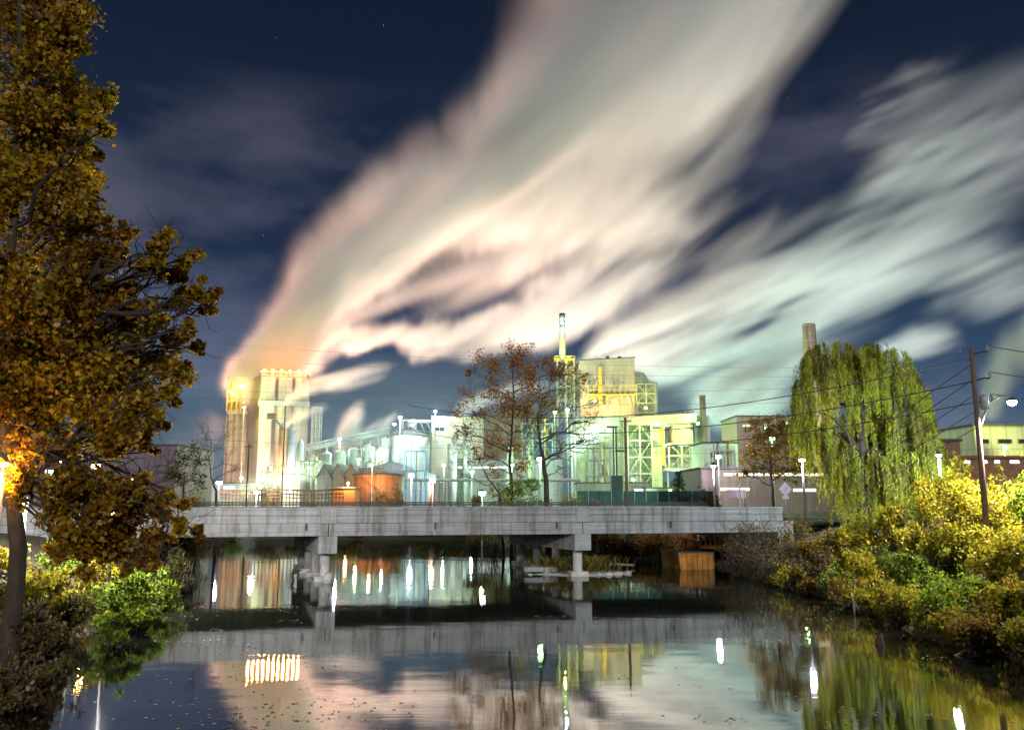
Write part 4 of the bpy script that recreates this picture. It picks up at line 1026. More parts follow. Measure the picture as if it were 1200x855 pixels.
# ---- boiler house
Y = 300; ro = thing('boiler_house', 720, Y, 'tall faded pink boiler house with yellow walkways', 'building')
zt = Zp(420, Y); zb_ = Zp(488, Y); x0 = X(680, Y, 455); x1 = X(744, Y, 455); x2 = X(752, Y, 455)
k = MB(); k.prism([(x0, zb_), (x1, zb_), (x1, zt), (x0, zt - 1.0)], Y, Y + 17); k.build('wall', PINK, ro)
k = MB(); k.prism([(x0 - .15, zt - 5.0), (x1 + .15, zt - 4.0), (x1 + .15, zt + .25), (x0 - .15, zt - .75)], Y - .2, Y + 17.2); k.build('upper_band', panelmat('pink_band_cladding', (0.40, 0.31, 0.28), STAIN, 3, 6), ro)
k = MB(); k.prism([(x0 - .4, zt - .74), (x1 + .4, zt + .26), (x1 + .4, zt + .6), (x0 - .4, zt - .4)], Y - .5, Y + 17.5); k.build('roof', ROOFD, ro)
k = MB()
for px in (712, 726): p = P(px, 420, Y + 3); MB().cyl((p.x, Y + 3, zt - .4), .7, 1.7, 10).build('roof_vent', ROOFD, ro)
k = MB(); k.prism([(x1 + .16, zb_), (X(770, Y + 6, 460), zb_), (X(770, Y + 6, 460), Zp(446, Y)), (X(763, Y + 6), Zp(443, Y)), (X(757, Y + 6), Zp(434, Y)), (x1 + .16, Zp(432, Y))], Y + 5, Y + 17); k.build('stepped_annex', GREY, ro)
k = MB(); frame(k, x1 + .5, X(768, Y, 470), Y - .5, Y + 4.5, Zp(495, Y), Zp(450, Y), 2, 4, .16); k.build('stair_tower', CREAM, ro)
for py in (463,):
    k = MB(); za = Zp(py, Y); k.box(((X(690, Y) + x1) / 2, Y - 1.2, za), (x1 - X(690, Y), 2.3, .25)); rail(k, [(X(690, Y), Y - 2.3, za), (x1, Y - 2.3, za)], 3.2, .1); k.build('walkway', YELLOW, ro)
    k = MB()
    for px in (696, 712, 728, 742): k.tube([P(px, 463, Y - 2.2), P(px, 475, Y)], .15, 4)
    k.build('walkway_bracket', YELLOW, ro)
k = MB(); pbox(k, 701.5, 705.5, 429, 473, Y - 1.5, 1.2); k.build('riser_duct', YELLOW, ro)
k = MB()
for px in (694, 722): 
    p = P(px, 450, Y - .6); k.prism([(p.x - 1, Zp(453, Y)), (p.x + 1, Zp(453, Y)), (p.x + .35, Zp(446, Y)), (p.x - .35, Zp(446, Y))], Y - 1.2, Y - .2)
k.build('wall_hood', GREY, ro)
k = MB(); pbox(k, 676, 737, 488, 592, Y + .8, 16); k.build('lower_wall', LGREY, ro)
k = MB(); pbox(k, 664, 681, 425, 470, Y + 8, 8); k.build('side_bay', PINK, ro)
at_base(ro, X(710, Y), Y)
# slender stack beside it
Y = 304; ro = thing('steel_stack', 659, Y, 'slender grey steel stack with lit tip on a yellow railed platform', 'stack')
p = P(659, 400, Y); MB().tube([(p.x, Y, Zp(424, Y)), (p.x, Y, Zp(380, Y)), (p.x, Y, Zp(368, Y))], [1.15, 1.05, 1.05], 20).build('shaft', LGREY, ro, smooth=True)
MB().cyl((p.x, Y, Zp(378, Y)), 1.12, Zp(368, Y) - Zp(378, Y) + .2, 20).build('dark_tip', ROOFD, ro, smooth=True)
k = MB(); za = Zp(422, Y); k.box((p.x + .6, Y, za), (7.5, 5, .3)); rail(k, [(p.x - 3.1, Y - 2.4, za), (p.x + 4.3, Y - 2.4, za)], 1.2, .08); k.build('platform', YELLOW, ro)
k = MB(); frame(k, p.x - 2, p.x + 4, Y - 2, Y + 2, Zp(500, Y), za - .2, 2, 5, .2); k.build('support_frame', CREAM, ro)
at_base(ro, p.x, Y)
# ---- sloping conveyor house and lower wing
ro = thing('conveyor_house', 715, 285, 'sloping grey covered conveyor before the boiler house', 'conveyor')
a = P(678, 536, 284); b = P(726, 500, 284); k = MB(); d = Vector((0, 4, 0)); u = Vector((0, 0, 2.6))
k.add([a, b, b + d, a + d, a + u, b + u, b + u + d, a + u + d], [(0, 3, 2, 1), (4, 5, 6, 7), (0, 1, 5, 4), (2, 3, 7, 6), (0, 4, 7, 3), (1, 2, 6, 5)]); k.build('casing', LGREY, ro)
k = MB()
for px, py in ((690, 528), (705, 516), (720, 505)): q = P(px, py, 284); k.tube([(q.x, 285, G0), (q.x, 285, q.z)], .25, 5); k.tube([(q.x, 287, G0), (q.x, 287, q.z)], .25, 5)
k.build('leg', STEEL_G, ro); at_base(ro, X(700, 284), 284)
Y = 288; ro = thing('process_wing', 778, Y, 'open multi level steel process wing with pale beam roof right of the boiler house', 'building')
k = MB(); k.prism([(X(735, Y, 495), Zp(497, Y)), (X(816, Y, 495), Zp(495, Y)), (X(816, Y, 495), Zp(484, Y)), (X(795, Y, 495), Zp(485, Y)), (X(735, Y, 495), Zp(489, Y))], Y - .3, Y + 14); k.build('roof_beam', CREAM, ro)
k = MB(); frame(k, X(736, Y, 530), X(764, Y, 530), Y, Y + 10, G0, Zp(497, Y), 2, 5, .2); k.build('frame', STEEL, ro)
k = MB(); pbox(k, 737, 763, 498, 580, Y + 10.4, .5); k.build('back_wall', STEEL_G, ro)
k = MB(); pbox(k, 764, 776, 502, 592, Y + 2, 8); k.build('stair_shaft', LGREY, ro)
k = MB(); pbox(k, 770, 776, 502, 506, Y + 1.7, .3); pbox(k, 776, 779, 497, 545, Y + .5, 1); k.build('yellow_duct', YELLOW, ro)
k = MB(); pbox(k, 789, 812, 497, 520, Y, 10); k.build('dust_collector', PINK, ro)
k = MB(); pbox(k, 793, 797, 500, 519, Y - .4, .39); pbox(k, 803, 810, 502, 516, Y - .3, .29); k.build('access_hatch', GREY, ro)
k = MB(); frame(k, X(783, Y, 540), X(813, Y, 540), Y - 2, Y + 6, Zp(548, Y), Zp(520, Y), 2, 2, .2); k.build('braced_frame', STEEL, ro)
k = MB(); pbox(k, 785, 811, 523, 547, Y + 6.4, .5); k.build('screen', GREY, ro)
k = MB(); pbox(k, 780, 815, 548, 551, Y - 2.5, 9); rail(k, [(X(780, Y), Y - 2.5, Zp(548, Y)), (X(815, Y), Y - 2.5, Zp(548, Y))], 1.1, .06); k.build('floor_deck', STEEL, ro)
k = MB()
for px in (783, 798, 813): p = P(px, 570, Y); k.box((p.x, Y, (G0 + Zp(551, Y)) / 2), (.5, .5, Zp(551, Y) - G0))
k.build('leg', STEEL, ro)
k = MB(); pbox(k, 815, 833, 487, 592, Y + 6, 9); k.build('green_annex', STEEL_G, ro)
k = MB()
for px in (800, 807, 812): pbox(k, px - 1.6, px + 1.6, 482, 485, Y + 3, 2)
k.build('roof_fan', ROOFD, ro)
at_base(ro, X(778, Y), Y)
Y = 292; p = P(823.5, 480, Y); ro = empty('brown_stack', (p.x, Y, G0), 0, 'short rusty brown stack rising from the green annex', 'stack')
MB().cyl((0, 0, 0), 1.05, Zp(463, Y) - G0, 18).build('shaft', BROWN, ro, smooth=True); MB().cyl((0, 0, Zp(463, Y) - G0 - .6), 1.15, .5, 18).build('rim', BROWN, ro)
# ---- open steel, pipe bridges and process columns between the buildings
def steel_frame(px0, px1, top, Y, nx, nz, mat, label, D=5, pipes=2):
    ro = thing('steelwork', px0, Y, label, 'steel frame', 'open steel frames of the works'); k = MB(); a, b = X(px0, Y), X(px1, Y); zt_ = Zp(top, Y)
    frame(k, a, b, Y, Y + D, G0, zt_, nx, nz, .15); k.build('frame', mat, ro)
    zs = np.linspace(G0, zt_, nz + 1)
    for z in zs[1:]: MB().box(((a + b) / 2, Y + D / 2, z - .25), (b - a - .4, D - .4, .1)).build('floor_grating', STEEL, ro)
    for i in range(pipes):
        x = a + (b - a) * (i + .5) / pipes; MB().tube([(x, Y + 1.5, G0), (x, Y + 1.5, zt_ + 1.5), (x + 1.5, Y + 1.5, zt_ + 2.2)], .28, 8).build('pipe', (LGREY, YELLOW, WHITE)[i % 3], ro, smooth=True)
    for i in range(nz - 1):
        x = a + (b - a) * (.25 + .5 * (i % 2)); MB().cyl((x, Y + D * .6, zs[i + 1]), min(1.2, (b - a) / 5), (zs[1] - zs[0]) * .7, 14).build('vessel', (LGREY, STEEL, WHITE)[i % 3], ro, smooth=True)
    at_base(ro, (a + b) / 2, Y); return ro
steel_frame(524, 552, 520, 272, 3, 4, STEEL, 'open steel frame before the beige building')
steel_frame(612, 648, 496, 286, 3, 5, STEEL_G, 'tall open steel frame behind the dark tree')
steel_frame(382, 404, 556, 262, 2, 2, STEEL, 'low open steel frame behind the gabled sheds')
steel_frame(352, 372, 540, 258, 2, 3, STEEL_G, 'green grey open frame at the foot of the lattice tower')
steel_frame(690, 716, 520, 262, 2, 4, STEEL, 'open steel frame under the sloping conveyor')
steel_frame(838, 862, 528, 186, 2, 2, STEEL, 'small open frame before the white storage building', 3)
steel_frame(306, 330, 552, 255, 2, 2, YELLOW, 'yellow open frame at the foot of the bucket elevator')
steel_frame(420, 450, 548, 255, 3, 2, STEEL, 'open steel frame behind the orange tank')
ro = thing('pipe_bridge', 560, 240, 'long pipe bridge on trestles before the low pale building', 'pipe bridge')
for i in range(4): MB().tube([(X(420, 240), 240 + i * .7, Zp(563, 240) + .35 * (i % 2)), (X(680, 240), 240 + i * .7, Zp(563, 240) + .35 * (i % 2))], .2 + .08 * (i % 2), 8).build('pipe', (STEEL, WHITE, YELLOW, LGREY)[i], ro, smooth=True)
for px in range(424, 681, 23):
    k = MB()
    for dy in (-.3, 2.4): k.box((X(px, 240), 240 + dy, (G0 + Zp(564, 240)) / 2), (.22, .22, Zp(564, 240) - G0))
    k.box((X(px, 240), 241, Zp(564, 240) - .15), (.2, 3.2, .2)); k.build('trestle', STEEL_G, ro)
at_base(ro, X(550, 240), 240)
for px, r, top, mt, lb_ in ((532, 3.2, 512, WHITE, 'slim white process column before the beige building'), (545, 2.4, 500, LGREY, 'slim grey process column before the beige building'), (622, 3, 505, LGREY, 'slim grey process column behind the rust brown tree'), (672, 2.6, 500, WHITE, 'slim white process column left of the boiler house'), (598, 4, 525, LGREY, 'stout grey process column behind the rust brown tree')):
    bin_(px, r, top, 268, mt, lb_, 'process_column', 'column', .8, 'process columns')
shed('compressor_house', 676, 760, 566, 232, 10, LGREY, 'low pale green lit building at the foot of the boiler house', windows=[(742, 772, 572, 577)], lit=COOLWIN)
shed('compressor_house', 757, 822, 572, 226, 8, WHITE, 'low white building behind the small fir tree')
# ---- dark frame of poles before the boiler house
ro = thing('gallows_frame', 716, 170, 'dark timber frame with cross beams left of the wooden pole', 'frame')
k = MB()
for px in (719.5, 722.5): p = P(px, 545, 170); k.box((p.x, 170, (G0 + Zp(500, 170)) / 2), (.3, .3, Zp(500, 170) - G0))
k.build('post', STEEL_D, ro)
k = MB(); pbox(k, 711, 724, 499, 501, 169.7, .35); pbox(k, 721, 735, 527, 529, 169.7, .35); k.build('beam', STEEL_D, ro)
k = MB(); pbox(k, 717, 730, 557, 592, 169, 2.5); k.build('cabinet', surf('dark_green_paint', (0.03, 0.07, 0.05), (0.02, 0.04, 0.03), 2), ro); at_base(ro, X(720, 170), 170)
# ---- green mesh fence
Y = 96; ro = thing('mesh_fence', 725, Y, 'dark green screened fence behind the bridge at centre right', 'fence')
k = MB(); pbox(k, 676, 838, 575, 594, Y, .06); k.build('screen', GREEN_F, ro)
for px in np.arange(676, 839, 13.5): p = P(px, 580, Y - .1); MB().box((p.x, Y - .1, (G0 + Zp(574, Y)) / 2), (.1, .1, Zp(574, Y) - G0)).build('post', STEEL_G, ro)
at_base(ro, X(757, Y), Y)
# ---- right hand sheds
shed('long_shed', 822, 985, 549, 150, 18, BROWN, 'long brown shed with lit window strips left of the willow', 'shed', windows=[(848, 966, 554, 557.5), (842, 878, 571, 575), (928, 956, 572, 576)], lit=WARMWIN)
shed('storage_building', 826, 866, 519, 200, 14, WHITE, 'white panelled storage building above the long brown shed', 'building', doors=[(845, 863, 522, 547)])
shed('storage_building', 866, 962, 488, 215, 16, PINK, 'pinkish storage building half hidden by the golden brown tree', 'building', windows=[(872, 884, 497, 500), (920, 940, 494, 497)], lit=glow('green_lit_window', (.6, 1, .35), 2))
Y = 280; p = P(951, 440, Y); ro = empty('tall_chimney', (p.x, Y, G0), 0, 'tall weathered concrete chimney rising behind the weeping willow', 'chimney')
h = Zp(380, Y) - G0
MB().tube([(0, 0, -.3), (0, 0, h * .5), (0, 0, h - 1.5), (0, 0, h)], [3.3, 2.6, 2.15, 2.1], 32).build('shaft', panelmat('chimney_concrete', (0.40, 0.31, 0.24), (0.42, 0.36, 0.32), 3, 2.0), ro, smooth=True)
k = MB()
for q in (h - .8, h - 6): k.lathe((0, 0, q), [(2.22, 0), (2.22, .35)], 32)
k.build('band', CONC_D, ro)
k = MB()
for dx in (-.3, .3): k.tube([(-2.4 + dx, -2.35, h * .4), (-1.6 + dx, -1.75, h)], .05, 4)
k.build('ladder', STEEL, ro)
shed('lit_office', 1146, 1260, 499, 118, 12, panelmat('wall_with_painted_yellow_green_light', (0.50, 0.48, 0.34), STAIN, 2.2, 3), 'pale two storey office with flat roof under the bright streetlight', 'building', windows=[(1150, 1163, 514, 520), (1172, 1190, 514, 520), (1196, 1230, 514, 520)], lit=None)  # the green-yellow light on the wall is put into its colour
shed('low_warehouse', 1098, 1290, 537, 96, 10, surf('rust_cladding', (0.26, 0.12, 0.06), (0.14, 0.06, 0.03), 1.5), 'long rust brown warehouse behind the utility pole', 'building', roof=RUSTY, windows=[(1131, 1138, 539, 543), (1152, 1158, 539, 543), (1166, 1173, 539, 543), (1184, 1196, 539, 543)], lit=glow('white_window', (.95, .95, 1), 4))
shed('brick_hut', 1108, 1128, 517, 104, 5, BRICK, 'small square brick hut between willow and utility pole')
# ---- left warehouse behind the sycamore
shed('grey_warehouse', -90, 205, 522, 175, 22, panelmat('violet_grey_cladding', (0.17, 0.13, 0.155), STAIN, 1.6, 4), 'violet grey warehouse seen through the sycamore', 'warehouse', windows=[(-60, 40, 560, 566), (70, 160, 560, 566)], lit=WARMWIN)
k = MB(); x0 = X(-120, 60); x1 = X(34, 60)
ro = thing('road_barrier', 0, 60, 'white concrete wall with orange rail at the left bridge approach', 'barrier')
a = on_bridge(-46, -0.4, 3.0); b = on_bridge(-30.8, -0.4, 3.0)
MB().box(((a.x + b.x) / 2, (a.y + b.y) / 2, 3.5), ((b - a).length, .3, 1.1), BA).build('wall', WHITE, ro)
MB().box(((a.x + b.x) / 2, (a.y + b.y) / 2, 4.35), ((b - a).length, .12, .35), BA).build('rail', surf('orange_paint', (.6, .16, .02), (.42, .10, .015), 2), ro)
at_base(ro, (a.x + b.x) / 2, (a.y + b.y) / 2)

# ------------------------------------------------------------------ poles, wires, signs
def wire(a, b, sag, label, r=0.02, group='overhead wires across the river', n=24):
    a = Vector(a); b = Vector(b); pts = [a.lerp(b, t) - Vector((0, 0, 4 * sag * t * (1 - t))) for t in np.linspace(0, 1, n)]
    o = MB().tube(pts, r, 4).build('overhead_wire', WIRE); return tag(o, label, 'wire', group)
WIRE = surf('wire', (0.05, 0.05, 0.055), (0.035, 0.035, 0.04), 1, 0.6)
def pole(px, ytop, Y, label, r=.16, name='utility_pole', lean=0.0, arms=(), mat=WOODP, ybase=None):
    p = P(px, 560, Y); zb0 = gz(p.x, Y) if Y < 120 else G0; h = Zp(ytop, Y, px) - zb0
    ro = empty(name, (p.x, Y, zb0), 0, label, 'pole')
    MB().tube([(0, 0, -.5), (lean * .5, 0, h * .5), (lean, 0, h)], [r, r * .88, r * .72], 10).build('shaft', mat, ro, smooth=True)
    for (z, w) in arms:
        a = MB().box((lean * (h - z) / h, -.14, h - z), (w, .1, .12)).build('cross_arm', WOODP, ro)
        for s_ in (-1, 1): MB().lathe((lean + s_ * w * .45, -.14, h - z + .06), [(.03, 0), (.05, .05), (.04, .1), (.055, .14), (.02, .18)], 8).build('insulator', STEEL, a)
    return ro, Vector((p.x + lean, Y, zb0 + h))
pole(734, 489, 88, 'bare wooden pole standing behind the bridge before the steel process wing', .17, arms=((.4, 1.2),))
pole(331, 475, 170, 'thin wooden pole before the silo house', .14)
pole(290, 519, 120, 'short dark wooden pole left of the silo house', .13, arms=((.5, 1.0),))
pole(838, 520, 140, 'thin pole behind the left streetlight of the bridge road', .10)
for px, yt, lb_ in ((95, 488, 'white light pole seen through the sycamore, left of two'), (108, 492, 'white light pole seen through the sycamore, right of two')):
    pole(px, yt, 70, lb_, .11, 'light_pole', mat=WHITE)
# big utility pole on the right
YU = 40; p = P(1153, 580, YU); zb0 = gz(p.x, YU); top = P(1140, 408, YU); h = top.z - zb0
ro = empty('utility_pole', (p.x, YU, zb0), 0, 'tall wooden utility pole with transformer and insulator brackets beside the bright streetlight', 'pole')
MB().tube([(0, 0, -.5), (0, 0, h * .5), (0, 0, h)], [.15, .125, .10], 12).build('shaft', WOODP, ro, smooth=True)
for z in (0.2, 1.45, 2.5):
    a = MB().tube([(0.05, -.05, h - z - .1), (.45, -.1, h - z), (.7, -.1, h - z)], [.045, .04, .04], 6).build('bracket', STEEL_D, ro)
    MB().lathe((.7, -.1, h - z + .03), [(.03, 0), (.1, .05), (.05, .1), (.1, .15), (.05, .2), (.06, .28), (.02, .3)], 10).build('insulator', STEEL, a)
tr_ = MB().lathe((.34, -.1, h - 2.95), [(.08, 0), (.2, .04), (.2, .62), (.17, .68), (.06, .72)], 16).build('transformer', STEEL, ro, smooth=True)
MB().lathe((.34, -.1, h - 2.22), [(.04, 0), (.07, .06), (.04, .12), (.05, .25)], 8).build('bushing', WHITE, tr_)
UP = Vector((p.x, YU, zb0)); UT = h
for i, (z, dy) in enumerate(((.5, 12), (1.6, 12), (2.6, 12))):
    wire(UP + Vector((-.1, 0, h - z)), UP + Vector((-31, 34, h - z + 1.6)), 1.9, ('highest', 'middle', 'lowest')[i] + ' sagging wire from the utility pole to behind the willow', .028, 'wires at the utility pole')
    wire(UP + Vector((.7, -.1, h - (.2, 1.45, 2.5)[i] + .3)), UP + Vector((30, 6, h - z + .2)), .8, ('highest', 'middle', 'lowest')[i] + ' wire leaving the utility pole to the right', .028, 'wires at the utility pole')
for i in range(5):
    wire(UP + Vector((-.1, .1, h - .8 - i * .75)), UP + Vector((-3.6 + i * .75, 8.0 + i, 5.2 - i * .45)), .05, 'guy wire fanning down left of the utility pole', .02, 'guy wires of the utility pole')
for i, (ya, yb) in enumerate(((402, 431), (421, 441), (462, 452), (518, 532), (470, 470))):
    wire(P(170, ya - 6, 116), P(1010, yb, 132), (1.2, 1.0, .9, .6, .8)[i], ('highest long wire crossing before the steam plume', 'second long wire crossing before the silo roofs', 'third long wire crossing before the silo house', 'lowest long wire crossing the works', 'long wire crossing at the height of the process wing roof')[i], .022)
# signs on the bridge road
ro = empty('road_sign', P(921, 590, 71) * 1, 0, 'white diamond shaped road sign with a small plate below', 'sign'); z0 = gz(ro.location.x, 71); ro.location.z = z0
k = MB(); zc = Zp(573, 71) - z0; s_ = .62
k.add([(0, -.05, zc - s_), (s_ * .85, -.05, zc), (0, -.05, zc + s_), (-s_ * .85, -.05, zc), (0, -.02, zc - s_), (s_ * .85, -.02, zc), (0, -.02, zc + s_), (-s_ * .85, -.02, zc)], [(0, 1, 2, 3), (7, 6, 5, 4), (0, 4, 5, 1), (1, 5, 6, 2), (2, 6, 7, 3), (3, 7, 4, 0)])
k.build('diamond_panel', WHITE, ro)
k = MB(); k.tube([(-.1, -.056, zc - .2), (.06, -.056, zc - .02), (-.02, -.056, zc + .2)], .025, 4); k.build('curve_mark', STEEL_D, ro)
MB().box((0, -.03, Zp(582.5, 71) - z0), (.5, .03, .26)).build('plate', WHITE, ro)
MB().tube([(0, 0, -.3), (0, 0, zc + s_ * .6)], .035, 8).build('post', STEEL, ro)
Y = 88; a = P(863, 590, Y); z0 = gz(a.x, Y); ro = empty('notice_board', (a.x, Y, z0), 0, 'blank pinkish white notice board on two posts behind the bridge', 'sign')
MB().box((0, 0, Zp(578.5, Y) - z0), (2.0, .08, .86)).build('panel', surf('pinkish_board', (.62, .50, .52), (.5, .4, .42), 2), ro)
for s_ in (-.75, .75): MB().box((s_, .07, (Zp(577, Y) - z0) / 2), (.1, .06, Zp(577, Y) - z0)).build('post', WHITE, ro)
ro, _ = pole(866, 565, 86, 'short white marker post before the notice board', .11, 'marker_post', mat=WHITE)
# ---- barge / orange formwork by the right bank
Y = 65; a = P(816, 652, Y); ro = empty('steel_barge', (a.x, Y, 0), R(6), 'rust orange flat steel barge moored at the right bank beyond the bridge', 'barge')
w = 2.7; k = MB(); k.prism([(-w / 2 + .2, -.4), (w / 2, -.4), (w / 2, 1.2), (-w / 2, 1.2)], 0, 5); k.build('hull', RUSTY2 if 'RUSTY2' in globals() else surf('orange_rust', (.50, .20, .03), (.30, .11, .02), 1.6, .8), ro)
k = MB()
for i in range(7): k.box((-w / 2 + .25 + i * (w - .3) / 6, -.03, .5), (.06, .06, 1.3))
k.build('hull_rib', MATS['orange_rust'], ro)
k = MB(); k.box((0, 0, 1.25), (w + .1, .12, .1)); k.build('rim', STEEL_D, ro)
Y = 67; a = P(836, 640, Y); ro = empty('orange_railing', (a.x, Y, gz(a.x, Y) if gz(a.x, Y) > .5 else 1.6), R(4), 'orange slatted railing on the bank above the barge', 'railing'); ro.location.z = 1.75
MB().box((0, 0, Zp(624, Y) - 1.75), (2.9, .12, .28)).build('top_rail', MATS['orange_rust'], ro)
k = MB()
for i in range(8): k.box((-1.35 + i * .38, .05, .25), (.13, .08, .8))
k.build('slat', MATS['orange_rust'], ro); MB().box((0, .1, -.25), (2.9, .1, .26)).build('bottom_rail', MATS['orange_rust'], ro)
Y = 76; a = P(618, 632, Y); ro = empty('orange_walkway', (a.x, Y, 1.3), 0, 'rusty orange plate of an old walkway hanging behind the second pier', 'walkway')
MB().box((0, 0, .55), (2.3, .12, .85)).build('plate', MATS['orange_rust'], ro); k = MB()
for s_ in (-1, 1): k.box((s_ * 1.05, .1, -.5), (.12, .1, 2.6))
k.build('hanger', STEEL_D, ro)
# ---- things in and by the water
g = np.random.default_rng(15)
def log(name, pts, r, label, mat=BARK_G, cat='log'):
    o = MB().tube(pts, [r * (1 - .5 * i / (len(pts) - 1)) for i in range(len(pts))], 8).build(name, mat, smooth=True); return tag(o, label, cat)
a = P(383, 668, 54.6)
log('driftwood_log', [(a.x + .1, 54.5, -.1), (a.x + .12, 54.45, .35), (a.x + .2, 54.4, .62)], .42, 'short thick stump of pale driftwood jammed against the first pier', CONC_D)
o = MB(); b = P(345, 668, 56); o.tube([(b.x, 56, -.2), (b.x - .15, 56, .3), (b.x - .1, 56, .6), (b.x + .12, 56, .85)], [.08, .09, .07, .03], 6); o.tube([(b.x - .1, 56, .4), (b.x + .35, 56, .62), (b.x + .5, 56, .7)], [.05, .04, .02], 5)
tag(o.build('dead_branch', BARK, smooth=True), 'curved dark dead branch standing in the water left of the first pier', 'branch')
o = MB(); b = P(1002, 712, 39.5); o.tube([(b.x, 39.5, -.2), (b.x - .05, 39.5, .5), (b.x - .12, 39.5, .95)], [.05, .045, .015], 6); o.tube([(b.x + .25, 39.6, -.1), (b.x + .1, 39.5, .35), (b.x - .02, 39.5, .6)], [.04, .03, .02], 5)
tag(o.build('forked_twig', surf('bleached_wood', (.34, .31, .26), (.2, .18, .15), 5, .9), smooth=True), 'pale forked twig standing in the water off the right bank', 'branch')
for (px, py, Y, ln, an, r, lb_) in ((1150, 752, 29.5, 2.2, .25, .04, 'long bleached driftwood branch at the right waterline'), (1060, 722, 36, 1.8, .05, .03, 'thin branch lying at the water below the green bush')):
    b = P(px, py, Y); b.z = .12; d = Vector((math.cos(an), math.sin(an), 0)) * ln / 2
    log('driftwood_branch', [b - d * 1.0 - Vector((0, 0, .14)), b - d * .3 + Vector((0, 0, .12)), b + d * .3 + Vector((0, .1, .05)), b + d + Vector((0, 0, .2))], r, lb_, MATS['bleached_wood'], 'branch')
# stump with a crow-dark outline in the water
b = P(1030, 748, 31.4); tag(MB().tube([(b.x, b.y, -.3), (b.x + .02, b.y, .12), (b.x + .05, b.y, .28), (b.x + .1, b.y, .34)], [.16, .15, .09, .03], 9).build('stump', BARK, smooth=True), 'small dark stump in the water off the right bank', 'stump')
# shoal with rocks, slab and logs by the second pier
def rock(cx_, cy_, r, lab, sq=.55, zc=0.05, mat=CONC_D):
    bm = bmesh.new(); bmesh.ops.create_icosphere(bm, subdivisions=2, radius=r)
    for v in bm.verts: v.co *= 1 + g.normal() * .12; v.co.z *= sq
    me = bpy.data.meshes.new('rock'); bm.to_mesh(me); bm.free(); me.materials.append(mat); o = bpy.data.objects.new('rock', me); COL.objects.link(o); o.location = (cx_, cy_, zc); o.rotation_euler.z = g.uniform(0, 6)
    return tag(o, lab, 'rock', 'rocks on the shoal')
b = P(678, 672, 62)
V_ = []; nseg = 28
k = MB(); k.lathe((0, 0, 0), [(4.0, -.4), (3.6, .0), (2.6, .14), (1.2, .2), (.1, .22)], nseg)
sh_ = k.build('shoal', MATS['bank_soil'] if 'bank_soil' in MATS else CONC_D, smooth=True); sh_.location = (b.x, 62, 0); sh_.scale = (1.05, .75, 1); tag(sh_, kind='structure')
for i, (dx, dy, r, lab) in enumerate([(2.6, -1.3, .35, 'grey rock at the right tip of the shoal'), (1.9, -1.9, .28, 'small rock on the near edge of the shoal'), (3.4, -.6, .3, 'flat rock in the water right of the shoal'), (-2.3, -1.4, .3, 'rock beside the broken slab on the shoal'), (1.2, -2.0, .22, 'smallest rock before the grass tuft')]):
    rock(b.x + dx, 62 + dy, r, lab)
a = P(633, 663, 61); ro = tag(MB().box((a.x, 61, .34), (2.3, 1.0, .32), .1).build('concrete_slab', CONC, bevel=.03), 'broken pale concrete slab on the shoal beside the grass tuft', 'slab')
a = P(735, 659, 66); log('driftwood_log', [(a.x - 2.8, 65, .35), (a.x - 1, 66, .3), (a.x + .6, 66.5, .2)], .14, 'pale log lying on the right end of the shoal', MATS['bleached_wood'])
a = P(733, 655, 70); log('driftwood_log', [(a.x - 1.5, 70, .2), (a.x, 70.2, .45), (a.x + 2.4, 70.6, .9)], .09, 'thin dark branch reaching from the shoal toward the barge', BARK)
# ------------------------------------------------------------------ steam: real volumes, voxels filled from strokes of drifting vapour
def vnoise2(nx, nz, fx, fz, seed):
    """smooth value noise on an nx x nz sheet with fx x fz cells"""
    g = np.random.default_rng(seed).random((int(fx) + 3, int(fz) + 3))
    x = np.linspace(0, fx, nx); z = np.linspace(0, fz, nz)
    xi = x.astype(int); zi = z.astype(int); u = x - xi; v = z - zi
    u = u * u * (3 - 2 * u); v = v * v * (3 - 2 * v)
    u = u[:, None]; v = v[None, :]
    a = g[np.ix_(xi, zi)]; b = g[np.ix_(xi + 1, zi)]; c = g[np.ix_(xi, zi + 1)]; d = g[np.ix_(xi + 1, zi + 1)]
    return (a * (1 - u) + b * u) * (1 - v) + (c * (1 - u) + d * u) * v
def samp(tab, u, v):
    """bilinear, wrapped look-up of a noise table at continuous coordinates"""
    n = tab.shape[0]; ui = np.floor(u).astype(int); vi = np.floor(v).astype(int)
    fu = u - ui; fv = v - vi; fu = fu * fu * (3 - 2 * fu); fv = fv * fv * (3 - 2 * fv)
    g = lambda i, j: tab[i % n, j % n]
    return (g(ui, vi) * (1 - fu) + g(ui + 1, vi) * fu) * (1 - fv) + (g(ui, vi + 1) * (1 - fu) + g(ui + 1, vi + 1) * fu) * fv
TAB = np.random.default_rng(3).random((256, 256))
def fbm_dir(x, z, ang, along, across, seed, octv=4):
    """noise drawn out along the drift direction: what minutes of exposure make of vapour"""
    ca, sa = np.cos(ang), np.sin(ang)
    u = (x * ca + z * sa) / along + seed * 17.3; v = (-x * sa + z * ca) / across + seed * 31.7
    r = 0; amp = 0.5; tot = 0
    for k in range(octv):
        r = r + amp * samp(TAB, u, v); tot += amp
        u = u * 1.9 + 5.1; v = v * 2.1 + 9.2; amp *= 0.55
    return r / tot
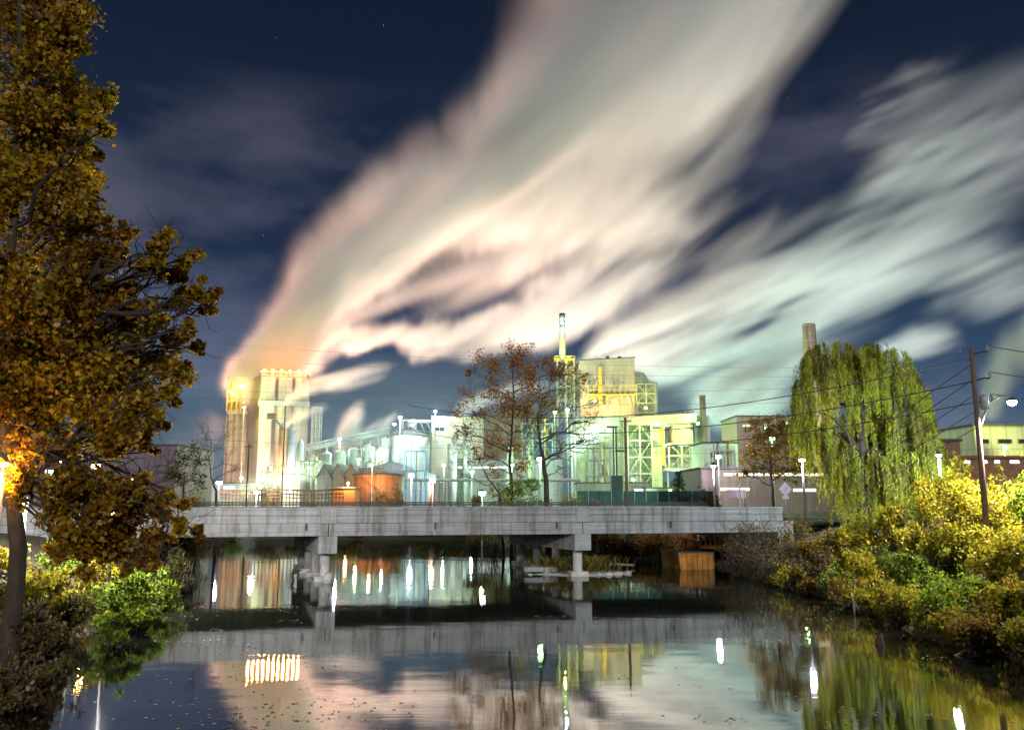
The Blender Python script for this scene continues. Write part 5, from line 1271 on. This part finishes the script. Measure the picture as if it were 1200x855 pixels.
def steam(name, Y, strokes, vox, label, thick=0.8, streak=(60, 9), ang=0.5, seed=1, carve=(), cat='steam', ypad=None, contrast=1.0, mat=None, floor=None, pw=2.2, lump=0.25):
    """strokes: list of ([(px, py, half width px, optical depth), ...]); laid out in metres on a sheet at distance Y, given depth both ways"""
    segs = []
    k = M_PX(Y)
    for st in strokes:
        pts = [(P(a, b, Y), w * k, t) for a, b, w, t in st]
        segs.append(pts)
    allp = [(p.x, p.z, w) for s_ in segs for p, w, t in s_]
    x0 = min(p[0] - 2.2 * p[2] for p in allp); x1 = max(p[0] + 2.2 * p[2] for p in allp)
    z0 = min(p[1] - 2.2 * p[2] for p in allp); z1 = max(p[1] + 2.2 * p[2] for p in allp)
    if floor is not None: z0 = max(z0, floor)
    wmax = max(p[2] for p in allp) * thick
    hy = ypad or wmax * 1.9
    nx = max(8, int((x1 - x0) / vox)); nz = max(8, int((z1 - z0) / vox)); ny = max(6, int(2 * hy / (vox * 1.6)))
    X = np.linspace(x0, x1, nx)[:, None] * np.ones((1, nz)); Z = np.linspace(z0, z1, nz)[None, :] * np.ones((nx, 1))
    wob = 0.5 * np.mean([p[2] for p in allp])
    Xw = X + wob * 1.5 * (fbm_dir(X, Z, ang, streak[0] * .5, streak[1] * 2.2, seed + 3, 3) - 0.5)
    Zw = Z + wob * 1.8 * (fbm_dir(X, Z, ang, streak[0] * .5, streak[1] * 2.0, seed + 5, 3) - 0.5)
    fine = lump * wob
    Xw = Xw + fine * 2 * (fbm_dir(X, Z, ang + 0.6, streak[1] * 2.2, streak[1] * 1.4, seed + 31, 4) - 0.5)
    Zw = Zw + fine * 2 * (fbm_dir(X, Z, ang + 0.6, streak[1] * 2.2, streak[1] * 1.4, seed + 37, 4) - 0.5)
    tau = np.zeros((nx, nz)); wid = np.zeros((nx, nz)) + 1e-6; wsum = np.zeros((nx, nz)) + 1e-6
    for s_ in segs:
        best = np.zeros((nx, nz)); bw = np.zeros((nx, nz))
        for (a, wa, ta), (b, wb, tb) in zip(s_[:-1], s_[1:]):
            dx, dz = b.x - a.x, b.z - a.z; l2 = dx * dx + dz * dz
            t = np.clip(((Xw - a.x) * dx + (Zw - a.z) * dz) / l2, 0, 1)
            d = np.hypot(Xw - a.x - t * dx, Zw - a.z - t * dz); w = wa + t * (wb - wa)
            q = (ta + t * (tb - ta)) * np.exp(-np.power(d / w, pw))
            bw = np.where(q > best, w, bw); best = np.maximum(best, q)
        tau += best; wid += bw * best; wsum += best
    wid = np.maximum(wid / wsum, vox * 1.5)
    for cx_, cz_, rx, rz, an, am in carve:
        c = P(cx_, cz_, Y); ca, sa = math.cos(an), math.sin(an)
        u = ((Xw - c.x) * ca + (Zw - c.z) * sa) / (rx * k); v = (-(Xw - c.x) * sa + (Zw - c.z) * ca) / (rz * k)
        tau *= 1 - am * np.exp(-(u * u + v * v) ** 1.3)
    n1 = fbm_dir(X, Z, ang, streak[0], streak[1], seed, 5)
    n2 = fbm_dir(X, Z, ang + 0.25, streak[0] * 1.6, streak[1] * 2.6, seed + 9, 3)
    mod = np.clip((n1 - 0.5) * 2.6 * contrast + (n2 - 0.5) * 2.2 * contrast + 1.0, 0.06, 2.2)
    tau = tau * mod
    tau = np.where(tau < 0.035, 0, tau - 0.035)
    edge = np.minimum.reduce([X - x0, x1 - X, Z - z0, z1 - Z]) / (vox * 4); tau *= np.clip(edge, 0, 1)
    # depth profile: a thick tube round a centre sheet that itself wanders
    sy = wid * thick * 0.75
    cyo = wid * 0.9 * (fbm_dir(X, Z, ang, streak[0] * 1.5, streak[1] * 4, seed + 21, 2) - 0.5)
    ys = np.linspace(-hy, hy, ny)
    D = np.empty((nz, ny, nx), dtype=np.float32)
    for j, y in enumerate(ys):
        w3 = np.exp(-((y - cyo) / sy) ** 2) * np.clip((1 - abs(y) / hy) * 6, 0, 1)
        D[:, j, :] = (tau * w3 / (sy * 1.77)).T
    D[D < 1.5e-4] = 0
    N = D.size
    me = bpy.data.meshes.new(name); me.vertices.add(N)
    at = me.attributes.new('vapour', 'FLOAT', 'POINT'); at.data.foreach_set('value', D.ravel())
    o = bpy.data.objects.new(name, me); COL.objects.link(o)
    # the vertices carry the voxel values; geometry nodes turn them into one fog volume
    ng = bpy.data.node_groups.new(name + '_volume', 'GeometryNodeTree')
    ng.interface.new_socket('Geometry', in_out='INPUT', socket_type='NodeSocketGeometry')
    ng.interface.new_socket('Geometry', in_out='OUTPUT', socket_type='NodeSocketGeometry')
    gi = ng.nodes.new('NodeGroupInput'); go = ng.nodes.new('NodeGroupOutput')
    vc = ng.nodes.new('GeometryNodeVolumeCube')
    mn = (x0, Y - hy, z0); mxx = (x1, Y + hy, z1)
    vc.inputs['Min'].default_value = mn; vc.inputs['Max'].default_value = mxx
    vc.inputs['Resolution X'].default_value = nx; vc.inputs['Resolution Y'].default_value = ny; vc.inputs['Resolution Z'].default_value = nz
    vc.inputs['Background'].default_value = 0
    pos = ng.nodes.new('GeometryNodeInputPosition'); sp = ng.nodes.new('ShaderNodeSeparateXYZ')
    ng.links.new(pos.outputs[0], sp.inputs[0])
    def axis(out, lo, hi, n):
        m = ng.nodes.new('ShaderNodeMath'); m.operation = 'MULTIPLY_ADD'
        s_ = (n - 1) / (hi - lo); m.inputs[1].default_value = s_; m.inputs[2].default_value = -lo * s_
        ng.links.new(out, m.inputs[0])
        r = ng.nodes.new('ShaderNodeMath'); r.operation = 'ROUND'; ng.links.new(m.outputs[0], r.inputs[0])
        return r.outputs[0]
    ix = axis(sp.outputs[0], mn[0], mxx[0], nx); iy = axis(sp.outputs[1], mn[1], mxx[1], ny); iz = axis(sp.outputs[2], mn[2], mxx[2], nz)
    m1 = ng.nodes.new('ShaderNodeMath'); m1.operation = 'MULTIPLY_ADD'; m1.inputs[1].default_value = ny
    ng.links.new(iz, m1.inputs[0]); ng.links.new(iy, m1.inputs[2])
    # keep the index exact: row index as an integer, then integer maths
    fi = ng.nodes.new('FunctionNodeFloatToInt'); ng.links.new(m1.outputs[0], fi.inputs[0])
    fx = ng.nodes.new('FunctionNodeFloatToInt'); ng.links.new(ix, fx.inputs[0])
    im = ng.nodes.new('FunctionNodeIntegerMath'); im.operation = 'MULTIPLY_ADD'; im.inputs[1].default_value = nx
    ng.links.new(fi.outputs[0], im.inputs[0]); ng.links.new(fx.outputs[0], im.inputs[2])
    na = ng.nodes.new('GeometryNodeInputNamedAttribute'); na.data_type = 'FLOAT'; na.inputs['Name'].default_value = 'vapour'
    si = ng.nodes.new('GeometryNodeSampleIndex'); si.data_type = 'FLOAT'; si.domain = 'POINT'; si.clamp = True
    ng.links.new(gi.outputs[0], si.inputs['Geometry']); ng.links.new(na.outputs['Attribute'], si.inputs['Value']); ng.links.new(im.outputs[0], si.inputs['Index'])
    ng.links.new(si.outputs[0], vc.inputs['Density'])
    sm_ = ng.nodes.new('GeometryNodeSetMaterial'); sm_.inputs['Material'].default_value = mat or STEAM
    ng.links.new(vc.outputs[0], sm_.inputs[0]); ng.links.new(sm_.outputs[0], go.inputs[0])
    md = o.modifiers.new('volume', 'NODES'); md.node_group = ng
    me.materials.append(mat or STEAM)
    tag(o, label, cat, kind='stuff')
    print('steam', name, nx, ny, nz, N)
    return o
def steam_mat(name, dens, col=(0.98, 0.98, 0.98), aniso=0.05):
    m, nt, out = newmat(name)
    v = nt.nodes.new('ShaderNodeVolumePrincipled'); v.inputs['Color'].default_value = (*col, 1)
    v.inputs['Density'].default_value = dens; v.inputs['Anisotropy'].default_value = aniso
    L(nt, v.outputs[0], out.inputs['Volume']); return m
STEAM = steam_mat('steam', 1.0)

YP = 341.0
steam('steam_plume', YP, [
    [(316, 430, 31, 4.6), (348, 382, 34, 3.8), (412, 308, 46, 3.0), (490, 252, 56, 2.8), (575, 222, 62, 2.8), (650, 150, 84, 2.8), (735, 60, 108, 2.5), (825, -60, 130, 2.2)],
    [(345, 420, 16, 2.4), (395, 372, 22, 1.7), (440, 325, 24, 1.0), (520, 270, 34, .8), (640, 245, 48, 1.0)],
    [(400, 385, 12, 0.7), (470, 390, 18, 0.6), (560, 386, 24, 0.7), (630, 374, 30, 0.8), (700, 335, 34, 0.5), (790, 285, 40, 0.25), (880, 250, 36, 0.1)],
    [(620, 290, 46, 0.5), (720, 250, 50, 0.4), (800, 195, 54, 0.25), (860, 120, 50, 0.15)],
], 1.3, 'big pale steam plume rising from the lit silo roofs and drifting up right', seed=2, ang=R(36), streak=(75, 7.5),
   carve=[(430, 362, 55, 9, R(22), .8), (415, 345, 36, 9, R(40), .7), (400, 390, 30, 6, R(30), .5), (640, 318, 50, 7, R(24), .6), (690, 300, 46, 6, R(30), .5), (770, 300, 50, 7, R(26), .55), (730, 245, 44, 5, R(34), .4), (820, 180, 50, 7, R(42), .45), (600, 400, 34, 5, R(6), .5), (520, 398, 30, 4, R(6), .5), (490, 338, 62, 10, R(18), .95), (552, 306, 66, 12, R(14), .95), (400, 372, 40, 10, R(40), .6), (470, 306, 36, 6, R(24), .5), (610, 332, 52, 7, R(20), .7), (585, 352, 60, 6, R(12), .6), (700, 190, 40, 6, R(38), .35), (640, 300, 50, 6, R(28), .4), (412, 420, 46, 16, R(12), 0.95), (830, 235, 50, 14, R(30), 0.6), (552, 95, 22, 60, 0, 0.5), (530, 170, 40, 16, R(40), .5)], contrast=0.95, pw=3.4, lump=0.55)
steam('steam_plume', 345.0, [
    [(690, 428, 8, 1.09), (730, 408, 24, 1.09), (830, 388, 36, 1.09), (930, 335, 46, 0.86), (1030, 290, 46, 0.86), (1090, 245, 50, 0.62), (1150, 180, 56, 0.47), (1240, 130, 66, 0.39)],
    [(812, 490, 6, 2.4), (846, 472, 20, 2.2), (880, 445, 28, 1.9), (905, 410, 30, 1.3), (930, 370, 26, .6), (945, 335, 20, .15)], [(840, 495, 5, 1.4), (880, 470, 10, 1.3), (915, 430, 14, .7), (930, 400, 14, .2)],
    [(1000, 165, 12, 0.08), (1035, 128, 18, 0.39), (1075, 100, 20, 0.43), (1120, 85, 16, 0.09)], [(1010, 230, 14, 0.08), (1060, 180, 24, 0.39), (1120, 150, 24, 0.39), (1200, 110, 30, 0.23)],
    [(1015, 418, 6, 0.16), (1045, 408, 9, 0.55), (1075, 398, 11, 0.55), (1120, 392, 10, 0.12)], [(990, 425, 5, 0.08), (1060, 415, 7, 0.27), (1130, 405, 7, 0.04)],
    [(1100, 345, 20, 0.23), (1160, 325, 32, 0.47), (1240, 330, 36, 0.31)],
    [(385, 392, 12, 0.12), (460, 352, 28, 0.22), (550, 322, 32, 0.23), (660, 295, 36, 0.15), (760, 250, 40, 0.23)],
    [(760, 425, 16, 0.70), (800, 428, 22, 0.70), (880, 440, 20, 0.31)],
], 1.5, 'thin greenish steam streaming right from the boiler house across the sky', seed=5, ang=R(22), streak=(75, 6), contrast=1.5, pw=1.8)
steam('steam_jet', 318.0, [
    [(334, 472, 2.2, 2.0), (350, 459, 4, 1.3), (374, 449, 6.5, .8), (405, 446, 9, .5), (436, 438, 10, .2), (460, 430, 9, .03)],
    [(336, 499, 2, 1.2), (346, 490, 4, .8), (368, 482, 6, .3), (385, 478, 6, .05)]], 0.7, 'thin white steam jets blowing right from the face of the silo house', seed=18, ang=R(14), streak=(26, 2.2), thick=1.1, pw=1.8)
steam('low_steam', 322.0, [
    [(402, 526, 6, 3.60), (406, 510, 8, 2.70), (413, 492, 8, 1.26), (421, 476, 7, 0.18)], [(410, 524, 8, 2.88), (440, 518, 9, 2.16), (475, 508, 7, 0.36)], [(418, 518, 3, 1.62), (440, 502, 4, 1.08), (462, 488, 5, 0.18)], [(425, 524, 5, 1.80), (452, 508, 6, 0.90), (470, 498, 5, 0.09)]],
    0.8, 'bright low steam rolling off the process tanks', seed=8, ang=R(40), streak=(20, 2.2), thick=1.2, pw=1.7, contrast=1.3)
steam('low_steam', 318.0, [
    [(535, 490, 6, 1.2), (550, 474, 8, 1.0), (575, 464, 9, .8), (610, 456, 9, .4), (650, 448, 8, .1)]], 0.9, 'rounded pale steam puff behind the beige building roof', seed=9, ang=R(25), streak=(22, 4), thick=1.2)
steam('low_steam', 352.0, [
    [(195, 575, 24, .4), (215, 540, 26, .35), (228, 500, 22, .12)], [(246, 570, 14, .3), (250, 530, 14, .2), (256, 495, 12, .05)]], 1.2, 'pale blue steam drifting behind the leafless tree', seed=10, ang=R(70), streak=(26, 6), thick=1.2)
steam('low_steam', 250.0, [
    [(285, 572, 7, .5), (320, 566, 9, .7), (350, 556, 10, .6), (385, 548, 8, .3)]], 0.8, 'thin lit steam hanging at the foot of the silos', seed=12, ang=R(15), streak=(16, 3), thick=1.0)
steam('low_steam', 262.0, [
    [(672, 530, 14, .35), (690, 512, 17, .5), (712, 498, 14, .3)]], 0.9, 'thin steam added as a halo round the brightest floodlight', seed=13, ang=R(30), streak=(16, 5), thick=1.3, contrast=.6)  # wisp added so the lamp gets a halo
steam('low_steam', 120.0, [
    [(1160, 488, 8, .8), (1176, 440, 16, 1.0), (1200, 405, 20, .9), (1235, 375, 22, .5)]], 0.5, 'grey steam rising behind the bright streetlight', seed=14, ang=R(70), streak=(12, 2), thick=1.0)
# ------------------------------------------------------------------ lamps
HOUS = surf('lamp_housing', (0.12, 0.12, 0.12), (0.08, 0.08, 0.08), 3, 0.5, 0.3)
def lens(col, s): 
    n = 'lens_%02d%02d%02d_%d' % (int(col[0] * 20), int(col[1] * 20), int(col[2] * 20), int(s)); m = glow(n, col, s)
    m.cycles.emission_sampling = 'NONE'; return m
PW = (0.86, 0.76, 1.0); CW = (0.72, 0.94, 1.0); AM = (1.0, 0.50, 0.13); GW = (0.42, 1.0, 0.30); YG = (0.80, 1.0, 0.18); WH = (1.0, 0.97, 0.93); YE = (1.0, 0.72, 0.15)
def flood(px, py, Y, E, col, label, size=.6, mast=False, bracket=.5, off=.9, group='floodlights on the works', s=40):
    """floodlight on a bracket (or on its own mast): housing, bright lens, and its light just before the lens"""
    p = P(px, py, Y); ro = empty('floodlight', p, 0, label, 'floodlight', group)
    MB().box((0, .18, 0), (size * 1.1, .3, size * .8)).build('housing', HOUS, ro, bevel=.03)
    MB().lathe((0, 0, 0), [(size * .12, -size * .3), (size * .45, -size * .2), (size * .52, 0), (size * .45, size * .2), (size * .12, size * .3)], 16).build('lens', lens(col, s), ro, smooth=True)
    if mast: MB().tube([(0, .35, .3), (0, .35, -(p.z - G0))], [.09, .16], 8).build('mast', STEEL, ro)
    else: MB().box((0, .18 + bracket / 2 + .15, 0), (.12, bracket, .12)).build('bracket', STEEL, ro)
    lamp('POINT', (0, -off, 0.1), E, col, .25, parent=ro, name='flood_beam'); return ro
def street(px, py, Y, E, col, label, arm=(0, 0), size=.5, s=60, base=None, group='streetlights', gl=None):
    p = P(px, py, Y); zb0 = gz(p.x, Y) if base is None else base
    ro = empty('street_lamp', (p.x, Y, zb0), 0, label, 'street lamp', group); h = p.z - zb0
    ax, ay = arm
    MB().tube([(-ax, -ay, -.3), (-ax, -ay, h * .6), (-ax, -ay, h + .15)], [.1, .08, .06], 10).build('pole', STEEL, ro, smooth=True)
    if ax or ay: MB().tube([(-ax, -ay, h - .1), (-ax * .5, -ay * .5, h + .3), (0, 0, h + .22)], [.05, .045, .04], 6).build('arm', STEEL, ro)
    hd = MB().lathe((0, 0, h + .1), [(size * .55, -.02), (size * .55, .06), (size * .25, .22), (.05, .26)], 14).build('lamp_head', HOUS, ro)
    MB().lathe((0, 0, h + .07), [(size * .1, -size * .55), (size * .42, -size * .35), (size * .52, -.06), (size * .5, 0)], 14).build('lens', lens(col, s), hd, smooth=True)
    lamp('POINT', (0, 0, h - size * .75), E, col, .18, parent=ro, name='street_beam'); return ro
# -- streetlights
street(836, 546, 77, 4000, PW, 'white streetlight over the right end of the bridge road, before the long shed', size=.4)
street(940, 539, 64, 2600, PW, 'white streetlight just left of the willow trunk', size=.42)
# lamp on the arm from the utility pole
p = P(1186, 472, 39.7); ro = empty('street_lamp', UP, 0, 'very bright white streetlight on a curved arm from the utility pole', 'street lamp', 'streetlights')
q = p - UP; MB().tube([(.15, 0, q.z - 1.0), (q.x * .35, 0, q.z - .05), (q.x * .7, q.y * .5, q.z + .32), (q.x, q.y, q.z + .25)], [.05, .05, .045, .04], 8).build('arm', STEEL, ro)
hd = MB().lathe((q.x, q.y, q.z + .1), [(.22, -.02), (.22, .05), (.1, .14), (.04, .18)], 16).build('lamp_head', HOUS, ro)
MB().lathe((q.x, q.y, q.z + .08), [(.05, -.2), (.16, -.14), (.2, -.04), (.19, 0)], 16).build('lens', lens(CW, 90), hd, smooth=True)
lamp('SPOT', (q.x, q.y, q.z - .35), 17000, (1, .97, .84), .2, Vector((q.x, q.y - .01, q.z - 5)), 152, .25, parent=ro, name='street_beam')
street(4, 545, 25.4, 900, AM, 'amber streetlight beside the sycamore trunk', size=.25)
street(112, 545, 62, 1800, AM, 'amber streetlight hidden behind the sycamore boughs', size=.6, s=90)
street(48, 500, 72, 1600, PW, 'white streetlight high behind the sycamore', size=.6, s=90)
street(55, 536, 88, 900, PW, 'violet white streetlight beside the warehouse, left of the pair', size=.7)
street(71, 540, 90, 900, PW, 'violet white streetlight beside the warehouse, right of the pair', size=.7)
street(60, 552, 100, 400, GW, 'small greenish streetlight below the violet white pair', size=.5)
street(257, 565, 122, 900, PW, 'violet white streetlight at the left end of the pipe trestle', size=.8)
street(633, 537, 85, 1700, GW, 'greenish white streetlight before the dark tree trunk', size=.6, s=80)
street(565, 577, 100, 1200, CW, 'low white streetlight among bushes left of the central trees', size=.8)
street(1100, 534, 53, 8500, CW, 'small white streetlight right of the willow', size=.28)
street(135, 566, 38.5, 14000, WH, 'white streetlight low behind the sycamore boughs on the left bank', size=.25)
street(30, 592, 36, 3500, WH, 'white streetlight lowest on the left bank beside the sycamore trunk', size=.22)
# -- floodlights
k1 = 13500
flood(946, 505, 272, 2.2 * k1, (1, .8, .5), 'warm floodlight at the foot of the tall chimney', .9, True)
flood(286, 477, 314, 1.3 * k1, YG, 'yellow white floodlight on a mast before the left silo row', .9, True, off=1.5)
flood(398, 515, 300, 1.8 * k1, CW, 'white floodlight on the inclined conveyor', 1.0, True)
flood(462, 497, 287, .8 * k1, CW, 'white floodlight at the left roof edge of the cone roofed tank', 1.0)
flood(469, 489, 286, .8 * k1, WH, 'white floodlight left of the tank gantry', 1.0, True)
flood(483, 498, 285, .6 * k1, CW, 'white floodlight on the gantry of the cone roofed tank', .9)
flood(510, 482, 296, 1.2 * k1, CW, 'blue white floodlight on the roof corner of the beige building', 1.0, True)
flood(482, 557, 186, .9 * k1, CW, 'blue white floodlight inside the blue scaffold tower', 1.1, True)
flood(507, 563, 170, .8 * k1, (1, .85, .6), 'warm white floodlight before the small rusty bin', 1.0, True)
flood(436, 545, 196, .25 * k1, AM, 'amber floodlight above the orange tank', .5, True)
flood(408, 566, 190, .45 * k1, AM, 'amber floodlight left of the orange tank', .5, True)
flood(689, 512, 272, 1.1 * k1, CW, 'very bright blue white floodlight on a mast before the boiler house', 1.8, True, off=2.0, s=120)
flood(697, 470, 296.5, .5 * k1, YE, 'yellow floodlight under the boiler house walkway', 1.0)
flood(757, 478, 293, .8 * k1, YG, 'yellow green floodlight in the stair tower of the boiler house', 1.0)
flood(659, 379, 301, .5 * k1, CW, 'white lamp near the tip of the slender stack', .9)
flood(659, 418, 300, .4 * k1, YG, 'yellow green floodlight on the slender stack platform', .9)
flood(818, 496, 284, 1.1 * k1, GW, 'green white floodlight on the corner of the green annex', 1.0)
flood(779, 522, 283, 1.2 * k1, YG, 'yellow green floodlight in the middle of the process wing', 1.0)
flood(764, 512, 284, .9 * k1, YG, 'yellow green floodlight beside the stair shaft', .9)
flood(742, 562, 276, 1.2 * k1, GW, 'green white floodlight at the foot of the process wing', 1.0, True)
flood(785, 575, 218, .8 * k1, GW, 'green white floodlight above the low white building', .8, True)
flood(650, 483, 280, 1.3 * k1, GW, 'green white floodlight behind the crown of the dark tree', 1.0, True)
flood(665, 480, 282, 1.1 * k1, GW, 'green white floodlight left of the boiler house', 1.0, True)
flood(340, 572, 240, 1.1 * k1, (.8, 1, .66), 'white floodlight in the steam at the foot of the silos', 1.0, True)
flood(305, 570, 246, 1.1 * k1, (.84, 1, .6), 'white floodlight before the long loading shed', 1.0, True)
flood(362, 548, 268, 1.5 * k1, GW, 'green white floodlight at the foot of the lattice tower', 1.0, True)
flood(300, 577, 122, .25 * k1, CW, 'small white floodlight over the pipe trestle', .6, True)
flood(420, 538, 276, 1.3 * k1, GW, 'green white floodlight among the process tanks', .9, True)
flood(450, 535, 276, 1.0 * k1, CW, 'white floodlight right of the process tanks', .9, True)
flood(553, 553, 262, 1.2 * k1, CW, 'blue white floodlight behind the leafless tree', 1.0, True)
flood(600, 545, 262, 1.2 * k1, GW, 'green white floodlight behind the rust brown tree', 1.0, True)
flood(520, 545, 255, .8 * k1, (.5, 1, .8), 'teal floodlight before the beige building', .8, True)
flood(905, 514, 140, .5 * k1, GW, 'green white floodlight in the golden brown tree', .8, True)
flood(897, 500, 196, .5 * k1, GW, 'small green floodlight above the golden brown tree', .9, True)
flood(932, 496, 196, .4 * k1, GW, 'small green floodlight beside the chimney foot', .8, True)
flood(842, 535, 146, .5 * k1, PW, 'violet white floodlight before the white storage building', .8, True)
flood(1178, 524, 112, .35 * k1, YG, 'yellow green floodlight before the two storey office', .6, True)
flood(312, 556, 292, 1.4 * k1, (1, .72, .52), 'added warm light washing the left corner of the silo house', .9, True, off=-3)  # this and the next two are added to brighten the silo walls
flood(345, 560, 294, 1.5 * k1, (.95, 1, .85), 'added white light washing the ribs of the silo house', .9, True, off=-3)
flood(283, 560, 300, 3.0 * k1, (1, .7, .5), 'added amber light washing the left silo row', .9, True, off=-3)
# amber roof lights of the silo house
zt_ = Zp(443, 330) + 1.4
for i, t in enumerate(np.linspace(.02, .98, 11)):
    p = Vector((c0.x, c0.y, 0)) + fu * fl * t + fn * .7; 
    ro = empty('floodlight', (p.x, p.y, zt_), 0, 'amber roof floodlight on the silo house parapet', 'floodlight', 'amber roof floodlights of the silo house')
    MB().box((0, .2, 0), (.6, .25, .5)).build('housing', HOUS, ro); MB().lathe((0, 0, 0), [(.1, -.45), (.45, -.25), (.55, 0), (.45, .25), (.1, .45)], 14).build('lens', lens((1, .50, .08), 5), ro, smooth=True)
    lamp('POINT', (0, -.6, .8), .3 * k1, (1, .38, .09), .3, parent=ro, name='flood_beam')
flood(272, 462, 335.5, .18 * k1, YE, 'yellow floodlight inside the open top frame of the left silo row', .9)
flood(284, 452, 335.5, .18 * k1, YE, 'upper yellow floodlight in the open top frame of the left silo row', .9)
# lights added out of sight behind the works to brighten the steam
def added_steam_light(px, py, Y, E, col, aim, cone, label):
    p = P(px, py, Y); ro = empty('floodlight', p, 0, label, 'floodlight', 'lights added to brighten the steam')
    d = (Vector(P(*aim)) - p).normalized(); rot = d.to_track_quat('Z', 'Y').to_matrix().to_4x4()
    k = MB(); k.lathe((0, 0, 0), [(.3, -.5), (.55, -.1), (.62, .25)], 16); o = k.build('housing', HOUS, ro, smooth=True); o.rotation_euler = rot.to_euler()
    k = MB(); k.lathe((0, 0, 0), [(.56, .16), (.56, .22)], 16); o = k.build('lens', lens(col, 20), ro); o.rotation_euler = rot.to_euler()
    k = MB(); k.box((0, 0, -.4 - max(0, (p.z - G0)) / 2), (.25, .25, max(.6, p.z - G0))); k.build('mast', STEEL, ro)
    l = lamp('SPOT', d * 1.0, E, col, .6, d * 5, cone, .7, parent=ro, name='added_steam_beam'); return ro
U = 0.2e6
added_steam_light(250, 580, 425, 18.0 * U, (1, .48, .33), (400, 270, 335), 70, 'added amber steam light far behind the left silo row')
added_steam_light(420, 580, 430, 4.5 * U, (1, .50, .33), (560, 200, 335), 80, 'added amber steam light far behind the inclined conveyor')
added_steam_light(640, 580, 430, 10.0 * U, (1, .54, .40), (720, 80, 335), 80, 'added broad warm steam light far behind the boiler house')
added_steam_light(530, 580, 420, 3.0 * U, (.66, 1, .82), (560, 380, 335), 90, 'added green white steam light far behind the beige building')
added_steam_light(800, 580, 430, 6.5 * U, (.66, 1, .78), (860, 370, 345), 100, 'added green white steam light far behind the process wing')
added_steam_light(1020, 580, 430, 5.0 * U, (.95, .95, .88), (1080, 220, 345), 80, 'added white steam light far beyond the chimney')

# ------------------------------------------------------------------ thin mist added over the works to give its lamps halos
m, nt, out = newmat('added_halo_mist'); v = nt.nodes.new('ShaderNodeVolumePrincipled'); v.inputs['Color'].default_value = (0.95, 0.98, 1.0, 1); v.inputs['Density'].default_value = 0.0004; v.inputs['Anisotropy'].default_value = 0.1
L(nt, v.outputs[0], out.inputs['Volume'])
bm = bmesh.new(); bmesh.ops.create_uvsphere(bm, u_segments=48, v_segments=24, radius=1.0)
for q in bm.verts: q.co = Vector((q.co.x * 175 + 10, q.co.y * 92 + 258, q.co.z * 52 - 2))
me = bpy.data.meshes.new('added_halo_mist'); bm.to_mesh(me); bm.free(); me.materials.append(m)
o = bpy.data.objects.new('added_halo_mist', me); COL.objects.link(o); tag(o, 'thin mist added over the works to give its lamps halos', 'mist', kind='stuff')
